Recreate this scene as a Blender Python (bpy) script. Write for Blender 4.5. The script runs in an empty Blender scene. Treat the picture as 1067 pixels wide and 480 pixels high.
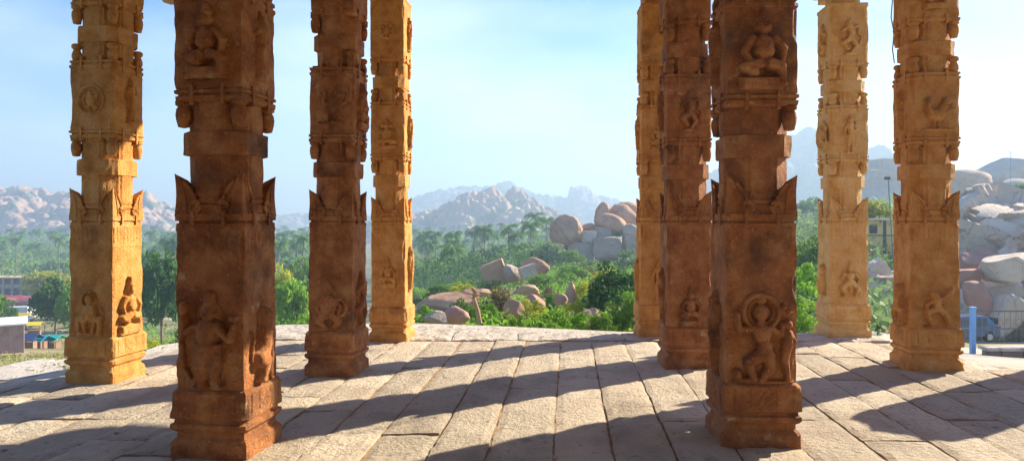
import bpy, math, random
import numpy as np
from mathutils import noise, Vector, Matrix
R = math.radians
random.seed(7); rng = np.random.default_rng(7)

# ------------------------------------------------------------------ camera, sky, sun, exposure
scene = bpy.context.scene
COL = scene.collection
F, CX, HY, EYE = 770.0, 533.5, 230.0, 1.5
cam = bpy.data.cameras.new('camera'); camo = bpy.data.objects.new('camera', cam); COL.objects.link(camo)
camo.location = (0, 0, EYE); camo.rotation_euler = (R(90), 0, 0)
cam.sensor_width = 36; cam.lens = F/1067*36; cam.shift_y = -10/1067
cam.clip_start = .05; cam.clip_end = 9000
scene.camera = camo
scene.view_settings.view_transform = 'Standard'; scene.view_settings.look = 'None'
scene.view_settings.gamma = 1; scene.view_settings.use_curve_mapping = False
scene.view_settings.exposure = 1.75
SUN_EL, SUN_AZ = R(28), math.atan2(.825, .569)
sun = bpy.data.lights.new('sun', 'SUN'); sun.energy = 5.0; sun.angle = R(.53); sun.color = (1, .86, .64)
suno = bpy.data.objects.new('sun', sun); COL.objects.link(suno)
sd = Vector((math.sin(SUN_AZ)*math.cos(SUN_EL), math.cos(SUN_AZ)*math.cos(SUN_EL), math.sin(SUN_EL)))
suno.rotation_euler = sd.to_track_quat('Z', 'Y').to_euler()
w = bpy.data.worlds.new('World'); scene.world = w; w.use_nodes = True
nt = w.node_tree; bg = nt.nodes['Background']; bg.inputs[1].default_value = .066
sky = nt.nodes.new('ShaderNodeTexSky'); sky.sky_type = 'NISHITA'; sky.sun_disc = False
sky.sun_elevation = SUN_EL; sky.sun_rotation = SUN_AZ; sky.dust_density = .3; sky.air_density = 1.0; sky.ozone_density = 3.0
tc = nt.nodes.new('ShaderNodeTexCoord'); mp = nt.nodes.new('ShaderNodeMapping'); mp.inputs['Scale'].default_value = (1.2, 1.2, 4.0)
n1 = nt.nodes.new('ShaderNodeTexNoise'); n1.inputs['Scale'].default_value = 1.35; n1.inputs['Detail'].default_value = 6; n1.inputs['Roughness'].default_value = .52
cr = nt.nodes.new('ShaderNodeValToRGB'); cr.color_ramp.elements[0].position = .47; cr.color_ramp.elements[1].position = .74
cr.color_ramp.elements[0].color = (0, 0, 0, 1); cr.color_ramp.elements[1].color = (.7, .7, .7, 1)
mx = nt.nodes.new('ShaderNodeMixRGB'); mx.inputs[2].default_value = (6.0, 6.8, 8.8, 1)
L = nt.links.new
L(tc.outputs['Generated'], mp.inputs[0]); L(mp.outputs[0], n1.inputs[0]); L(n1.outputs[0], cr.inputs[0])
hs = nt.nodes.new('ShaderNodeHueSaturation'); hs.inputs['Saturation'].default_value = 1.55; hs.inputs['Hue'].default_value = .515; L(sky.outputs[0], hs.inputs['Color'])
L(cr.outputs[0], mx.inputs[0]); L(hs.outputs[0], mx.inputs[1]); L(mx.outputs[0], bg.inputs[0])
scene.cycles.max_bounces = 8; scene.cycles.diffuse_bounces = 5; scene.cycles.transparent_max_bounces = 8
scene.cycles.volume_bounces = 0
scene.cycles.use_denoising = True

# ------------------------------------------------------------------ helpers
def at(px, py, d): return Vector(((px-CX)/F*d, d, EYE-(py-HY)/F*d))
def zof(py, d): return EYE-(py-HY)/F*d
def tag(o, label=None, cat=None, group=None, kind=None):
    if label: o['label'] = label
    if cat: o['category'] = cat
    if group: o['group'] = group
    if kind: o['kind'] = kind
    return o
def empty(name, loc=(0, 0, 0), rz=0, s=1):
    o = bpy.data.objects.new(name, None); COL.objects.link(o); o.location = loc; o.rotation_euler = (0, 0, rz)
    o.scale = (s, s, s) if not hasattr(s, '__len__') else s
    return o
def mesh(name, v, f, smooth=False):
    me = bpy.data.meshes.new(name); me.from_pydata([tuple(map(float, p)) for p in v] if not isinstance(v, np.ndarray) else v.tolist(), [], f)
    if smooth: me.polygons.foreach_set('use_smooth', [True]*len(me.polygons))
    me.update(); return me
def link(name, me, mat=None, parent=None, loc=None, rz=None, scale=None):
    o = bpy.data.objects.new(name, me); COL.objects.link(o)
    if mat is not None and len(me.materials) == 0: me.materials.append(mat)
    if parent: o.parent = parent
    if loc is not None: o.location = loc
    if rz is not None: o.rotation_euler = (0, 0, rz)
    if scale is not None: o.scale = scale
    return o
def copy_tree(o, parent=None):
    c = o.copy(); COL.objects.link(c); c.parent = parent
    for ch in [x for x in COL.objects if x.parent == o]: copy_tree(ch, c)
    return c
class MB:
    def __init__(s): s.v = []; s.f = []
    def add(s, v, f):
        n = len(s.v); s.v += [tuple(p) for p in v]; s.f += [tuple(i+n for i in q) for q in f]
    def box(s, x0, x1, y0, y1, z0, z1):
        s.add([(x0,y0,z0),(x1,y0,z0),(x1,y1,z0),(x0,y1,z0),(x0,y0,z1),(x1,y0,z1),(x1,y1,z1),(x0,y1,z1)],
              [(0,3,2,1),(4,5,6,7),(0,1,5,4),(1,2,6,5),(2,3,7,6),(3,0,4,7)])
    def tube(s, pts, rads, n=6, cap=True):
        pts = [Vector(p) for p in pts]
        if not hasattr(rads, '__len__'): rads = [rads]*len(pts)
        rings = []
        for i, p in enumerate(pts):
            t = (pts[min(i+1, len(pts)-1)]-pts[max(i-1, 0)]).normalized()
            a = t.cross(Vector((0, 0, 1)) if abs(t.z) < .9 else Vector((0, 1, 0))).normalized(); b = t.cross(a)
            rings.append([p+(a*math.cos(2*math.pi*k/n)+b*math.sin(2*math.pi*k/n))*rads[i] for k in range(n)])
        v = [q for r in rings for q in r]
        f = [(i*n+k, (i+1)*n+k, (i+1)*n+(k+1) % n, i*n+(k+1) % n) for i in range(len(pts)-1) for k in range(n)]
        if cap: f += [tuple(range(n)), tuple((len(pts)-1)*n+k for k in reversed(range(n)))]
        s.add(v, f)
    def lathe(s, prof, n=10, c=(0, 0, 0)):
        v = [(c[0]+r*math.cos(2*math.pi*k/n), c[1]+r*math.sin(2*math.pi*k/n), c[2]+z) for r, z in prof for k in range(n)]
        m = len(prof)
        f = [(i*n+k, i*n+(k+1) % n, (i+1)*n+(k+1) % n, (i+1)*n+k) for i in range(m-1) for k in range(n)]
        f += [tuple(reversed(range(n))), tuple((m-1)*n+k for k in range(n))]
        s.add(v, f)
    def mesh(s, name, smooth=False): return mesh(name, s.v, s.f, smooth)
    def build(s, name, mat, parent=None, smooth=False, **k): return link(name, s.mesh(name, smooth), mat, parent, **k)

# ------------------------------------------------------------------ materials
def mat(name, cols, scale=3, rough=.9, bump=0, bscale=20, bdist=.02, detail=5, coord='Object', extra=None, ramp=(.3, .7), spec=.25, rnd=0, trans=0, stretch=None, emis=None):
    m = bpy.data.materials.new(name); m.use_nodes = True; t = m.node_tree; b = t.nodes['Principled BSDF']
    b.inputs['Roughness'].default_value = rough; b.inputs['Specular IOR Level'].default_value = spec
    tc = t.nodes.new('ShaderNodeTexCoord'); vec = tc.outputs[coord]
    if rnd:
        oi = t.nodes.new('ShaderNodeObjectInfo'); vm = t.nodes.new('ShaderNodeVectorMath'); vm.operation = 'ADD'
        mu = t.nodes.new('ShaderNodeMath'); mu.operation = 'MULTIPLY'; mu.inputs[1].default_value = 37
        t.links.new(oi.outputs['Random'], mu.inputs[0]); t.links.new(vec, vm.inputs[0]); t.links.new(mu.outputs[0], vm.inputs[1]); vec = vm.outputs[0]
    if stretch:
        mpn = t.nodes.new('ShaderNodeMapping'); mpn.inputs['Scale'].default_value = stretch; t.links.new(vec, mpn.inputs[0]); vec2 = mpn.outputs[0]
    else: vec2 = vec
    n = t.nodes.new('ShaderNodeTexNoise'); n.inputs['Scale'].default_value = scale; n.inputs['Detail'].default_value = detail; n.inputs['Roughness'].default_value = .6
    t.links.new(vec2, n.inputs['Vector'])
    c = t.nodes.new('ShaderNodeValToRGB'); t.links.new(n.outputs[0], c.inputs[0])
    el = c.color_ramp.elements
    while len(el) < len(cols): el.new(.5)
    for i, q in enumerate(cols):
        el[i].position = ramp[0]+(ramp[1]-ramp[0])*i/max(1, len(cols)-1); el[i].color = (*q, 1)
    out = c.outputs[0]
    if extra:   # (colour, scale, lo, hi): a second layer of patches
        for (col, sc, lo, hi) in extra:
            n2 = t.nodes.new('ShaderNodeTexNoise'); n2.inputs['Scale'].default_value = sc; n2.inputs['Detail'].default_value = 6; n2.inputs['Roughness'].default_value = .65
            t.links.new(vec2, n2.inputs['Vector'])
            mr = t.nodes.new('ShaderNodeMapRange'); mr.inputs[1].default_value = lo; mr.inputs[2].default_value = hi
            t.links.new(n2.outputs[0], mr.inputs[0])
            mm = t.nodes.new('ShaderNodeMixRGB'); mm.inputs[2].default_value = (*col, 1)
            t.links.new(mr.outputs[0], mm.inputs[0]); t.links.new(out, mm.inputs[1]); out = mm.outputs[0]
    if rnd:
        hs = t.nodes.new('ShaderNodeHueSaturation'); mr = t.nodes.new('ShaderNodeMapRange')
        mr.inputs[3].default_value = 1-rnd; mr.inputs[4].default_value = 1+rnd
        t.links.new(oi.outputs['Random'], mr.inputs[0]); t.links.new(mr.outputs[0], hs.inputs['Value']); t.links.new(out, hs.inputs['Color']); out = hs.outputs[0]
    t.links.new(out, b.inputs['Base Color'])
    if bump:
        n3 = t.nodes.new('ShaderNodeTexNoise'); n3.inputs['Scale'].default_value = bscale; n3.inputs['Detail'].default_value = 8; n3.inputs['Roughness'].default_value = .7
        t.links.new(vec, n3.inputs['Vector'])
        bp = t.nodes.new('ShaderNodeBump'); bp.inputs['Strength'].default_value = bump; bp.inputs['Distance'].default_value = bdist
        t.links.new(n3.outputs[0], bp.inputs['Height']); t.links.new(bp.outputs[0], b.inputs['Normal'])
    if trans:
        tr = t.nodes.new('ShaderNodeBsdfTranslucent'); t.links.new(out, tr.inputs[0]); ms = t.nodes.new('ShaderNodeMixShader'); ms.inputs[0].default_value = trans
        t.links.new(b.outputs[0], ms.inputs[1]); t.links.new(tr.outputs[0], ms.inputs[2]); t.links.new(ms.outputs[0], t.nodes['Material Output'].inputs[0])
    return m
M = {}
PX = [((.62, .46, .28), 42, .60, .72), ((.16, .065, .035), 60, .58, .70), ((.66, .48, .27), 7, .62, .74), ((.12, .055, .03), 1.8, .53, .70)]
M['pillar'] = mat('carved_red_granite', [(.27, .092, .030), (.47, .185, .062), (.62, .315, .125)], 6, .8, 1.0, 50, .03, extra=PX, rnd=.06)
M['pillar_bounce'] = mat('carved_granite_bounce_lit', [(.50, .21, .045), (.70, .335, .088), (.79, .455, .165)], 6, .8, 1.0, 50, .03, extra=[((.72, .58, .34), 42, .60, .72), ((.28, .13, .05), 60, .58, .70), ((.26, .12, .05), 1.8, .58, .76)], rnd=.04)  # same pillar stone, with light bounced off the floor painted in as gold
M['pillar_bounce_pale'] = mat('carved_granite_bounce_pale', [(.60, .35, .11), (.74, .50, .20), (.82, .62, .31)], 6, .8, 1.0, 50, .03, extra=[((.78, .68, .46), 42, .60, .72), ((.34, .20, .10), 60, .58, .70), ((.36, .22, .12), 3, .6, .8)], rnd=.04)  # brightest copy of the pillar stone, bounced light painted into its colour
M['slab'] = mat('rough_paving_granite', [(.40, .34, .28), (.52, .45, .38), (.62, .55, .47)], 2.2, .8, .9, 24, .02, coord='Generated', extra=[((.30, .24, .20), 12, .6, .75), ((.58, .44, .30), 1.3, .55, .72)], ramp=(.3, .7))
M['earth'] = mat('joint_earth', [(.20, .13, .075), (.38, .26, .155)], 8, 1, .5, 40)
M['roofstone'] = mat('roof_stone', [(.38, .26, .16), (.50, .36, .23)], 3, .9, .4, 25)
M['ledge'] = mat('pale_ledge_granite', [(.50, .45, .39), (.66, .61, .54)], 4, .85, 1.0, 16, .06, extra=[((.28, .24, .20), 5, .54, .68), ((.34, .27, .19), 1.2, .56, .70)])
M['tan'] = mat('tan_boulder_granite', [(.34, .18, .11), (.48, .28, .17), (.54, .35, .23)], .35, .9, .6, 2.5, .25, coord='Object', rnd=.08, extra=[((.30, .21, .17), .8, .56, .72)])
M['grey'] = mat('grey_boulder_granite', [(.33, .26, .21), (.46, .37, .30)], .35, .9, .6, 2.5, .25, rnd=.06, extra=[((.30, .25, .22), .8, .58, .74)])
M['pale'] = mat('fresh_split_granite', [(.58, .475, .375), (.74, .63, .51)], .3, .9, .7, 2.2, .3, rnd=.04, extra=[((.50, .32, .24), .5, .55, .7), ((.33, .29, .26), 1.6, .6, .72)])
def cracks(m, sc, wd):
    t = m.node_tree; b = t.nodes['Principled BSDF']; tc = t.nodes.new('ShaderNodeTexCoord'); n = t.nodes.new('ShaderNodeTexNoise'); n.inputs['Scale'].default_value = sc*.9; n.inputs['Roughness'].default_value = .65; n.inputs['Detail'].default_value = 4
    ad = t.nodes.new('ShaderNodeMixRGB'); ad.blend_type = 'ADD'; ad.inputs[0].default_value = 1
    v = t.nodes.new('ShaderNodeTexVoronoi'); v.feature = 'DISTANCE_TO_EDGE'; v.inputs['Scale'].default_value = sc
    t.links.new(tc.outputs['Object'], n.inputs['Vector']); t.links.new(tc.outputs['Object'], ad.inputs[1]); t.links.new(n.outputs['Color'], ad.inputs[2]); t.links.new(ad.outputs[0], v.inputs['Vector'])
    mr = t.nodes.new('ShaderNodeMapRange'); mr.inputs[2].default_value = wd; t.links.new(v.outputs['Distance'], mr.inputs[0])
    mm = t.nodes.new('ShaderNodeMixRGB'); mm.blend_type = 'MULTIPLY'; mm.inputs[0].default_value = 1; lk = b.inputs['Base Color'].links[0].from_socket
    cr_ = t.nodes.new('ShaderNodeValToRGB'); cr_.color_ramp.elements[0].color = (.55, .48, .43, 1); t.links.new(mr.outputs[0], cr_.inputs[0]); t.links.new(lk, mm.inputs[1]); t.links.new(cr_.outputs[0], mm.inputs[2]); t.links.new(mm.outputs[0], b.inputs['Base Color'])
    bp = t.nodes.new('ShaderNodeBump'); bp.inputs['Distance'].default_value = .15; bp.inputs['Strength'].default_value = .6; t.links.new(mr.outputs[0], bp.inputs['Height'])
    o_ = b.inputs['Normal'].links[0].from_socket; t.links.new(o_, bp.inputs['Normal']); t.links.new(bp.outputs[0], b.inputs['Normal'])
cracks(M['pale'], .25, .005)
M['pink'] = mat('pink_granite', [(.38, .20, .15), (.48, .28, .21)], .5, .9, .6, 3, .2, rnd=.05)
HR = [((.10, .15, .05), .02, .56, .62)]
M['hill'] = mat('boulder_hill', [(.30, .19, .14), (.42, .29, .22), (.50, .37, .29)], .03, 1, .6, .25, 2.0, extra=[((.10, .15, .06), .03, .53, .60)])
M['farhill'] = mat('far_hill', [(.20, .17, .13), (.34, .27, .21)], .02, 1, .4, .15, 3.0, extra=[((.08, .12, .05), .01, .47, .56)])
M['terrain'] = mat('hillside_ground', [(.10, .13, .035), (.20, .19, .08), (.36, .28, .17)], .12, 1, .5, 2, .1, extra=[((.46, .36, .25), .05, .56, .64)])
def leafm(n, a, b, s=.8): return mat(n, [a, b], s, .7, rnd=.14, trans=.35, spec=.2)
M['leaf_green'] = leafm('leaf_mid_green', (.09, .20, .02), (.20, .36, .05))
M['leaf_dark'] = leafm('leaf_dark_green', (.035, .11, .02), (.09, .20, .04))
M['leaf_bright'] = leafm('leaf_bright_green', (.13, .30, .02), (.27, .46, .05), 2)
M['leaf_yellow'] = leafm('leaf_yellow_green', (.28, .34, .02), (.50, .50, .04), 2)
M['leaf_dry'] = leafm('leaf_dry_brown', (.14, .12, .05), (.26, .20, .09), 2)
M['leaf_grey'] = leafm('leaf_grey_green', (.11, .20, .07), (.20, .30, .12), 2)
M['palm'] = leafm('palm_frond_green', (.06, .16, .03), (.15, .29, .05), .3)
M['trunk'] = mat('bark', [(.16, .12, .09), (.26, .20, .15)], 3, .95, .4, 20)
M['grass'] = mat('dry_grass', [(.22, .24, .05), (.40, .38, .12)], .6, 1, trans=.3)
def flat(n, c, rough=.6, spec=.3, metal=0):
    m = mat(n, [tuple(x*.88 for x in c), tuple(min(1, x*1.08) for x in c)], 1.5, rough, spec=spec); m.node_tree.nodes['Principled BSDF'].inputs['Metallic'].default_value = metal; return m

# ------------------------------------------------------------------ terrain
DEP = np.array([5, 11, 14, 20, 30, 50, 80, 120, 180, 250, 400, 700, 1200, 2800.])
TPX = np.array([-500, 0, 70, 160, 300, 430, 520, 580, 660, 740, 830, 900, 960, 1010, 1100, 1600.])
T = {
-500: [-.9,-1.0,-1.4,-2.5,-4.5,-8,-12.4,-17.5,-21.5,-22.5,-22,-21,-20,-20],
0:    [-.7,-.9,-1.5,-2.6,-4.6,-8,-12.4,-17.5,-21.5,-22.5,-22,-21,-20,-20],
70:   [-.6,-.7,-1.4,-2.5,-4.5,-8,-12.4,-17.5,-21.5,-22.5,-22,-21,-20,-20],
160:  [-.4,-.55,-1.3,-2.6,-4.8,-8,-12.4,-17,-21,-22.5,-22,-21,-20,-20],
300:  [-.3,-.4,-1.0,-2.8,-5.5,-9,-13,-17,-21,-22.5,-22,-21,-20,-20],
430:  [-.3,-.4,-1.0,-1.75,-3.0,-5.2,-7.6,-11.5,-17.5,-22,-22,-21,-20,-20],
520:  [-.3,-.4,-1.0,-1.7,-2.9,-4.8,-6.6,-9.5,-15,-20,-22,-21,-20,-20],
580:  [-.3,-.4,-1.0,-1.8,-3.0,-4.6,-5.8,-7.2,-9.5,-17,-22,-21,-20,-20],
660:  [-.3,-.4,-1.0,-1.8,-2.8,-4.2,-5.2,-6.2,-8.0,-13,-18,-19,-20,-20],
740:  [-.3,-.4,-1.6,-2.4,-2.8,-3.2,-3.6,-4.0,-5.0,-8,-10,-12,-16,-20],
830:  [-.3,-.4,-1.0,-1.8,-2.6,-3.0,-2.6,-2.0,-1.6,-2,0,-4,-10,-20],
900:  [-.3,-.45,-1.0,-1.9,-2.9,-3.6,-2.4,-1.2,0,2,4,0,-8,-20],
960:  [-.3,-.5,-1.1,-2.0,-3.3,-5.0,-2.0,0,3,6,8,0,-8,-20],
1010: [-.35,-.6,-1.15,-2.1,-3.6,-6.6,-1.0,2,5,8,10,0,-8,-20],
1100: [-.4,-.7,-1.2,-2.2,-3.6,-6.4,0,4,8,10,10,0,-8,-20],
1600: [-.5,-.8,-1.2,-2.0,-2.5,-3,0,4,8,10,10,0,-8,-20]}
TT = np.array([T[int(p)] for p in TPX])
def smooth_interp(x, xs):
    x = min(max(x, xs[0]), xs[-1]); i = int(min(np.searchsorted(xs, x, 'right')-1, len(xs)-2)); t = (x-xs[i])/(xs[i+1]-xs[i]); return i, t
LD = np.log(DEP)
def gz(x, y):
    d = max(y, 5.); px = CX+x/d*F
    i, s = smooth_interp(px, TPX); j, t = smooth_interp(math.log(d), LD)
    z = (TT[i, j]*(1-s)+TT[i+1, j]*s)*(1-t)+(TT[i, j+1]*(1-s)+TT[i+1, j+1]*s)*t
    if d > 12:
        k = min(1, (d-12)/15)
        z += k*(noise.noise(Vector((x*.12, y*.12, 3)))*.35+noise.noise(Vector((x*.6, y*.6, 7)))*.07)
    return z
def gpt(px, d): x = (px-CX)/F*d; return Vector((x, d, gz(x, d)))
nx, ny = 260, 260
us = np.linspace(-1, 1, nx); xs = np.sinh(us*5.2)/math.sinh(5.2)*2450
vs = np.linspace(0, 1, ny); ys = 4+np.sinh(vs*5.6)/math.sinh(5.6)*2800
ys = np.concatenate([[-190, -100, -50, -20, -8, 0], ys])
V = [(x, y, gz(x, y)) for y in ys for x in xs]; Ny = len(ys)
Fc = [(j*nx+i, j*nx+i+1, (j+1)*nx+i+1, (j+1)*nx+i) for j in range(Ny-1) for i in range(nx-1)]
tag(link('ground', mesh('ground', V, Fc, True), M['terrain']), kind='structure')

# ------------------------------------------------------------------ the paved platform
PLAT = [(-6.3, -5), (-5.4, 5.6), (-4.87, 7.04), (-4.16, 8.43), (-4.15, 9.3), (-3.4, 10.8), (-1.5, 11), (0, 10.6), (1.54, 10.12), (3.2, 10.0), (4.78, 9.87), (4.97, 8.4), (5.2, 7.5), (6.3, 6.6), (6.9, -5)]
def inpoly(x, y, P=PLAT):
    c = False; n = len(P)
    for i in range(n):
        (x1, y1), (x2, y2) = P[i], P[(i+1) % n]
        if (y1 > y) != (y2 > y) and x < (x2-x1)*(y-y1)/(y2-y1)+x1: c = not c
    return c
mb = MB(); n = len(PLAT)
mb.add([(x, y, -.022) for x, y in PLAT]+[(x, y, -2.2) for x, y in PLAT], [tuple(range(n))]+[(i+n, (i+1) % n+n, (i+1) % n, i) for i in range(n)])
tag(mb.build('platform_base', M['ledge']), kind='structure')
mb = MB(); J_ = [(x*.93, min(y, 9.3)*.955 if y > 6 else y+.1) for x, y in PLAT]
J_ = [(-5.5, -4.9), (-4.9, 5.6), (-4.45, 7.04), (-3.85, 8.43), (-3.75, 9.26), (4.5, 9.15), (4.6, 8.4), (4.8, 7.5), (5.5, 6.4), (6.0, -4.9)]; n = len(J_)
mb.add([(x, y, -.018) for x, y in J_]+[(x, y, -.021) for x, y in J_], [tuple(range(n))]+[(i+n, (i+1) % n+n, (i+1) % n, i) for i in range(n)])
tag(mb.build('joint_earth', M['earth']), kind='structure')
KY = .0766
mb = MB(); E_ = [(-4.15, 9.25), (-3.4, 10.8), (-1.5, 11), (0, 10.6), (1.54, 10.12), (3.2, 10.0), (4.78, 9.87), (4.86, 9.25)]
mb.add([(x, y, -.016) for x, y in E_]+[(x, y, -.03) for x, y in E_], [tuple(reversed(range(8)))]+[(i+8, (i+1) % 8+8, (i+1) % 8, i) for i in range(8)])
tag(mb.build('edge_bedding', M['ledge']), kind='structure')
pix = [-1560,-1480,-1405,-1335,-1250,-1180,-1105,-1030,-960,-885,-810,-745,-670,-600,-525,-455,-380,-310,-240,-170,-95,-25,42,110,175,240,307,372,441,503,575,640,707,776,850,926,1002,1066,1138,1220,1290,1365,1440,1520,1600]
us_ = [(p-592)/F*4.62 for p in pix]
brk = {240: [5.9], 307: [5.23, 7.6], 372: [5.23, 6.6, 8.6], 441: [4.3, 7.97], 503: [3.9, 6.68, 8.9], 575: [4.4, 7.1], 640: [3.6, 6.0, 8.2], 707: [5.55, 7.45], 776: [4.2, 6.6, 8.7], 850: [5.6, 7.6]}
slv = []; slf = []; tone = []
def slab(x0f, x1f, y0, y1, h, gap, amp=1):
    nu = max(3, int((x1f(y0)-x0f(y0))/.05)); nv = max(3, int((y1-y0)/.05)); s0 = random.random()*100
    tx, ty = random.uniform(-.008, .008), random.uniform(-.006, .006); g = []
    for j in range(nv+1):
        for i in range(nu+1):
            u, v = i/nu, j/nv; y = y0+(y1-y0)*v
            ya = y0+gap/2+.012*noise.noise(Vector((s0, u*3, 1))); yb = y1-gap/2+.012*noise.noise(Vector((s0, u*3, 5)))
            y = ya+(yb-ya)*v
            xa = x0f(y)+gap/2+.010*noise.noise(Vector((s0, y*3, 2)))+.006*noise.noise(Vector((s0, y*14, 2))); xb = x1f(y)-gap/2+.010*noise.noise(Vector((s0+9, y*3, 2)))+.006*noise.noise(Vector((s0+9, y*14, 2)))
            x = xa+(xb-xa)*u
            ed = min(u*nu, v*nv, (1-u)*nu, (1-v)*nv)
            z = h+tx*(u-.5)+ty*(v-.5)+amp*(.009*noise.noise(Vector((x*4+s0, y*4, 0)))+.007*noise.noise(Vector((x*15+s0, y*15, 0)))) - (.010 if ed < .5 else 0)
            g.append((x, y, z))
    b = len(slv); W = nu+1; slv.extend(g)
    slf.extend((b+j*W+i, b+j*W+i+1, b+(j+1)*W+i+1, b+(j+1)*W+i) for j in range(nv) for i in range(nu))
    loop = [i for i in range(nu+1)]+[j*W+nu for j in range(1, nv+1)]+[nv*W+i for i in range(nu-1, -1, -1)]+[j*W for j in range(nv-1, 0, -1)]
    c = len(slv); slv.extend((g[k][0], g[k][1], -.07) for k in loop); m = len(loop); tone.extend([random.uniform(.80, 1.12)]*(len(g)+m))
    slf.extend((c+k, c+(k+1) % m, b+loop[(k+1) % m], b+loop[k]) for k in range(m))
YROW = lambda x: 9.28-.02*x
for a in range(len(us_)-1):
    ua, ub = us_[a], us_[a+1]
    fa = lambda y, q=ua: q+KY*y; fb = lambda y, q=ub: q+KY*y
    yy = -4.8+random.random(); cuts = [yy]
    base = brk.get(pix[a])
    while yy < 9:
        yy += random.uniform(.7, 1.8); cuts.append(yy)
    if base:
        cuts = [c for c in cuts if c < min(base)-.8]+base
    um = (ua+ub)/2
    ymax = YROW(um+.7)
    while ymax > -4 and not (inpoly(fa(ymax), ymax) and inpoly(fb(ymax), ymax)): ymax -= .05
    cuts = [c for c in cuts if c < ymax-.35]+[ymax]
    for c0, c1 in zip(cuts[:-1], cuts[1:]):
        if inpoly(fa(c0), c0) and inpoly(fb(c0), c0):
            slab(fa, fb, c0, c1, random.uniform(-.009, .009), random.uniform(.010, .024))
pm_ = mesh('paving', slv, slf); at_ = pm_.attributes.new('tone', 'FLOAT', 'POINT'); at_.data.foreach_set('value', tone)
tag(link('paving', pm_, None), kind='structure'); slv = []; slf = []
# rough outer course along the edge
x = -3.9
while x < 4.6:
    wdt = random.uniform(.7, 1.5); x1 = min(x+wdt, 4.72); y0 = YROW(x); 
    fa = lambda y, q=x: q; fb = lambda y, q=x1: q
    ye = y0+random.uniform(.62, .7)
    if inpoly(x, ye) and inpoly(x1, ye): slab(fa, fb, y0, ye, .012, .02, 2.2)
    y1 = ye+.75
    while y1 > ye and not (inpoly(x, y1) and inpoly(x1, y1)): y1 -= .05
    if y1 > ye+.15: slab(fa, fb, ye, y1, -.01, .03, 2.5)
    y2 = y1+.7
    while y2 > y1 and not (inpoly(x, y2) and inpoly(x1, y2)): y2 -= .05
    if y2 > y1+.15: slab(fa, fb, y1, y2, -.02, .03, 2.5)
    x = x1
# per-slab tone through a face attribute is not needed: generated-coordinate noise is broad
M['slab'] = mat('rough_paving_granite', [(.46, .385, .30), (.64, .55, .43), (.77, .68, .545)], 1.8, .85, 1.0, 26, .06, extra=[((.24, .20, .17), 16, .58, .72), ((.60, .45, .29), .9, .54, .70), ((.30, .26, .23), 2.2, .60, .74)], ramp=(.3, .7), stretch=(1, .7, 1))
t_ = M['slab'].node_tree; b_ = t_.nodes['Principled BSDF']; lk = b_.inputs['Base Color'].links[0].from_socket
an = t_.nodes.new('ShaderNodeAttribute'); an.attribute_name = 'tone'; h_ = t_.nodes.new('ShaderNodeHueSaturation'); t_.links.new(an.outputs['Fac'], h_.inputs['Value']); t_.links.new(lk, h_.inputs['Color']); t_.links.new(h_.outputs[0], b_.inputs['Base Color'])
bpy.data.objects['paving'].data.materials.append(M['slab'])
tag(link('edge_paving', mesh('edge_paving', slv, slf), M['ledge']), kind='structure')

V = []; Fc = []; gx = np.linspace(4.3, 19, 90); gy = np.linspace(5.0, 27, 90)
V = [(x, y, gz(x, y)+.03) for y in gy for x in gx]; n = 90
Fc = [(j*n+i, j*n+i+1, (j+1)*n+i+1, (j+1)*n+i) for j in range(n-1) for i in range(n-1) if 860 < CX+gx[i]/gy[j]*F]
tag(link('gravel', mesh('gravel', V, Fc, True), mat('pale_gravel', [(.40, .33, .26), (.58, .50, .41)], 3, .95, .9, 18, .04, extra=[((.30, .22, .15), .6, .56, .7)])), kind='structure')
# ------------------------------------------------------------------ carved pillars
def cnoise(p, s): return noise.noise(Vector((p[0]*s, p[1]*s, p[2]*s)))
def sweep(prof, npts=10, seed=0, dz=.03, amp=.004, chip=.014, groove=None, chamf=None):
    """square stone section through (z, half width) stops, worn by noise; chamf = octagon chamfer fraction"""
    st = []
    for (z0, h0), (z1, h1) in zip(prof[:-1], prof[1:]):
        k = max(1, int(round((z1-z0)/dz))) if z1-z0 > dz*1.5 else 1
        for i in range(k): st.append((z0+(z1-z0)*i/k, h0+(h1-h0)*i/k))
    st.append(prof[-1]); v = []; so = Vector((seed*7.3, seed*3.1, 0))
    if chamf is None:
        per = [(-1+2*i/npts, -1) for i in range(npts)]+[(1, -1+2*i/npts) for i in range(npts)]+[(1-2*i/npts, 1) for i in range(npts)]+[(-1, 1-2*i/npts) for i in range(npts)]
    else:
        c = chamf; cor = [(-c, -1), (c, -1), (1, -c), (1, c), (c, 1), (-c, 1), (-1, c), (-1, -c)]; per = []
        k = max(2, npts//3)
        for a in range(8):
            (xa, ya), (xb, yb) = cor[a], cor[(a+1) % 8]
            per += [(xa+(xb-xa)*i/k, ya+(yb-ya)*i/k) for i in range(k)]
    for z, h in st:
        for (a, b) in per:
            x, y = a*h, b*h; r = 1+0*a
            p = Vector((x, y, z))+so
            d = amp*noise.noise(p*9)+amp*.6*noise.noise(p*28)
            if chamf: d += .010*min(0, noise.noise(p*5+Vector((3, 1, 0)))+.1)
            if chamf is None:
                e = min(abs(a), abs(b)); e = max(0, (e-.86)/.14)      # near a corner edge
                d -= e*(.006+max(0, chip*1.9*(noise.noise(p*5)+.08)))
            if groove and (chamf is None or max(abs(a), abs(b)) > .999): d += groove(a if abs(b) > .999 else b, z, h)
            x *= 1+d/h; y *= 1+d/h
            v.append((x, y, z))
    n = len(per); m = len(st)
    f = [(i*n+k, i*n+(k+1) % n, (i+1)*n+(k+1) % n, (i+1)*n+k) for i in range(m-1) for k in range(n)]
    f += [tuple(reversed(range(n))), tuple((m-1)*n+k for k in range(n))]
    return v, f
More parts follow.
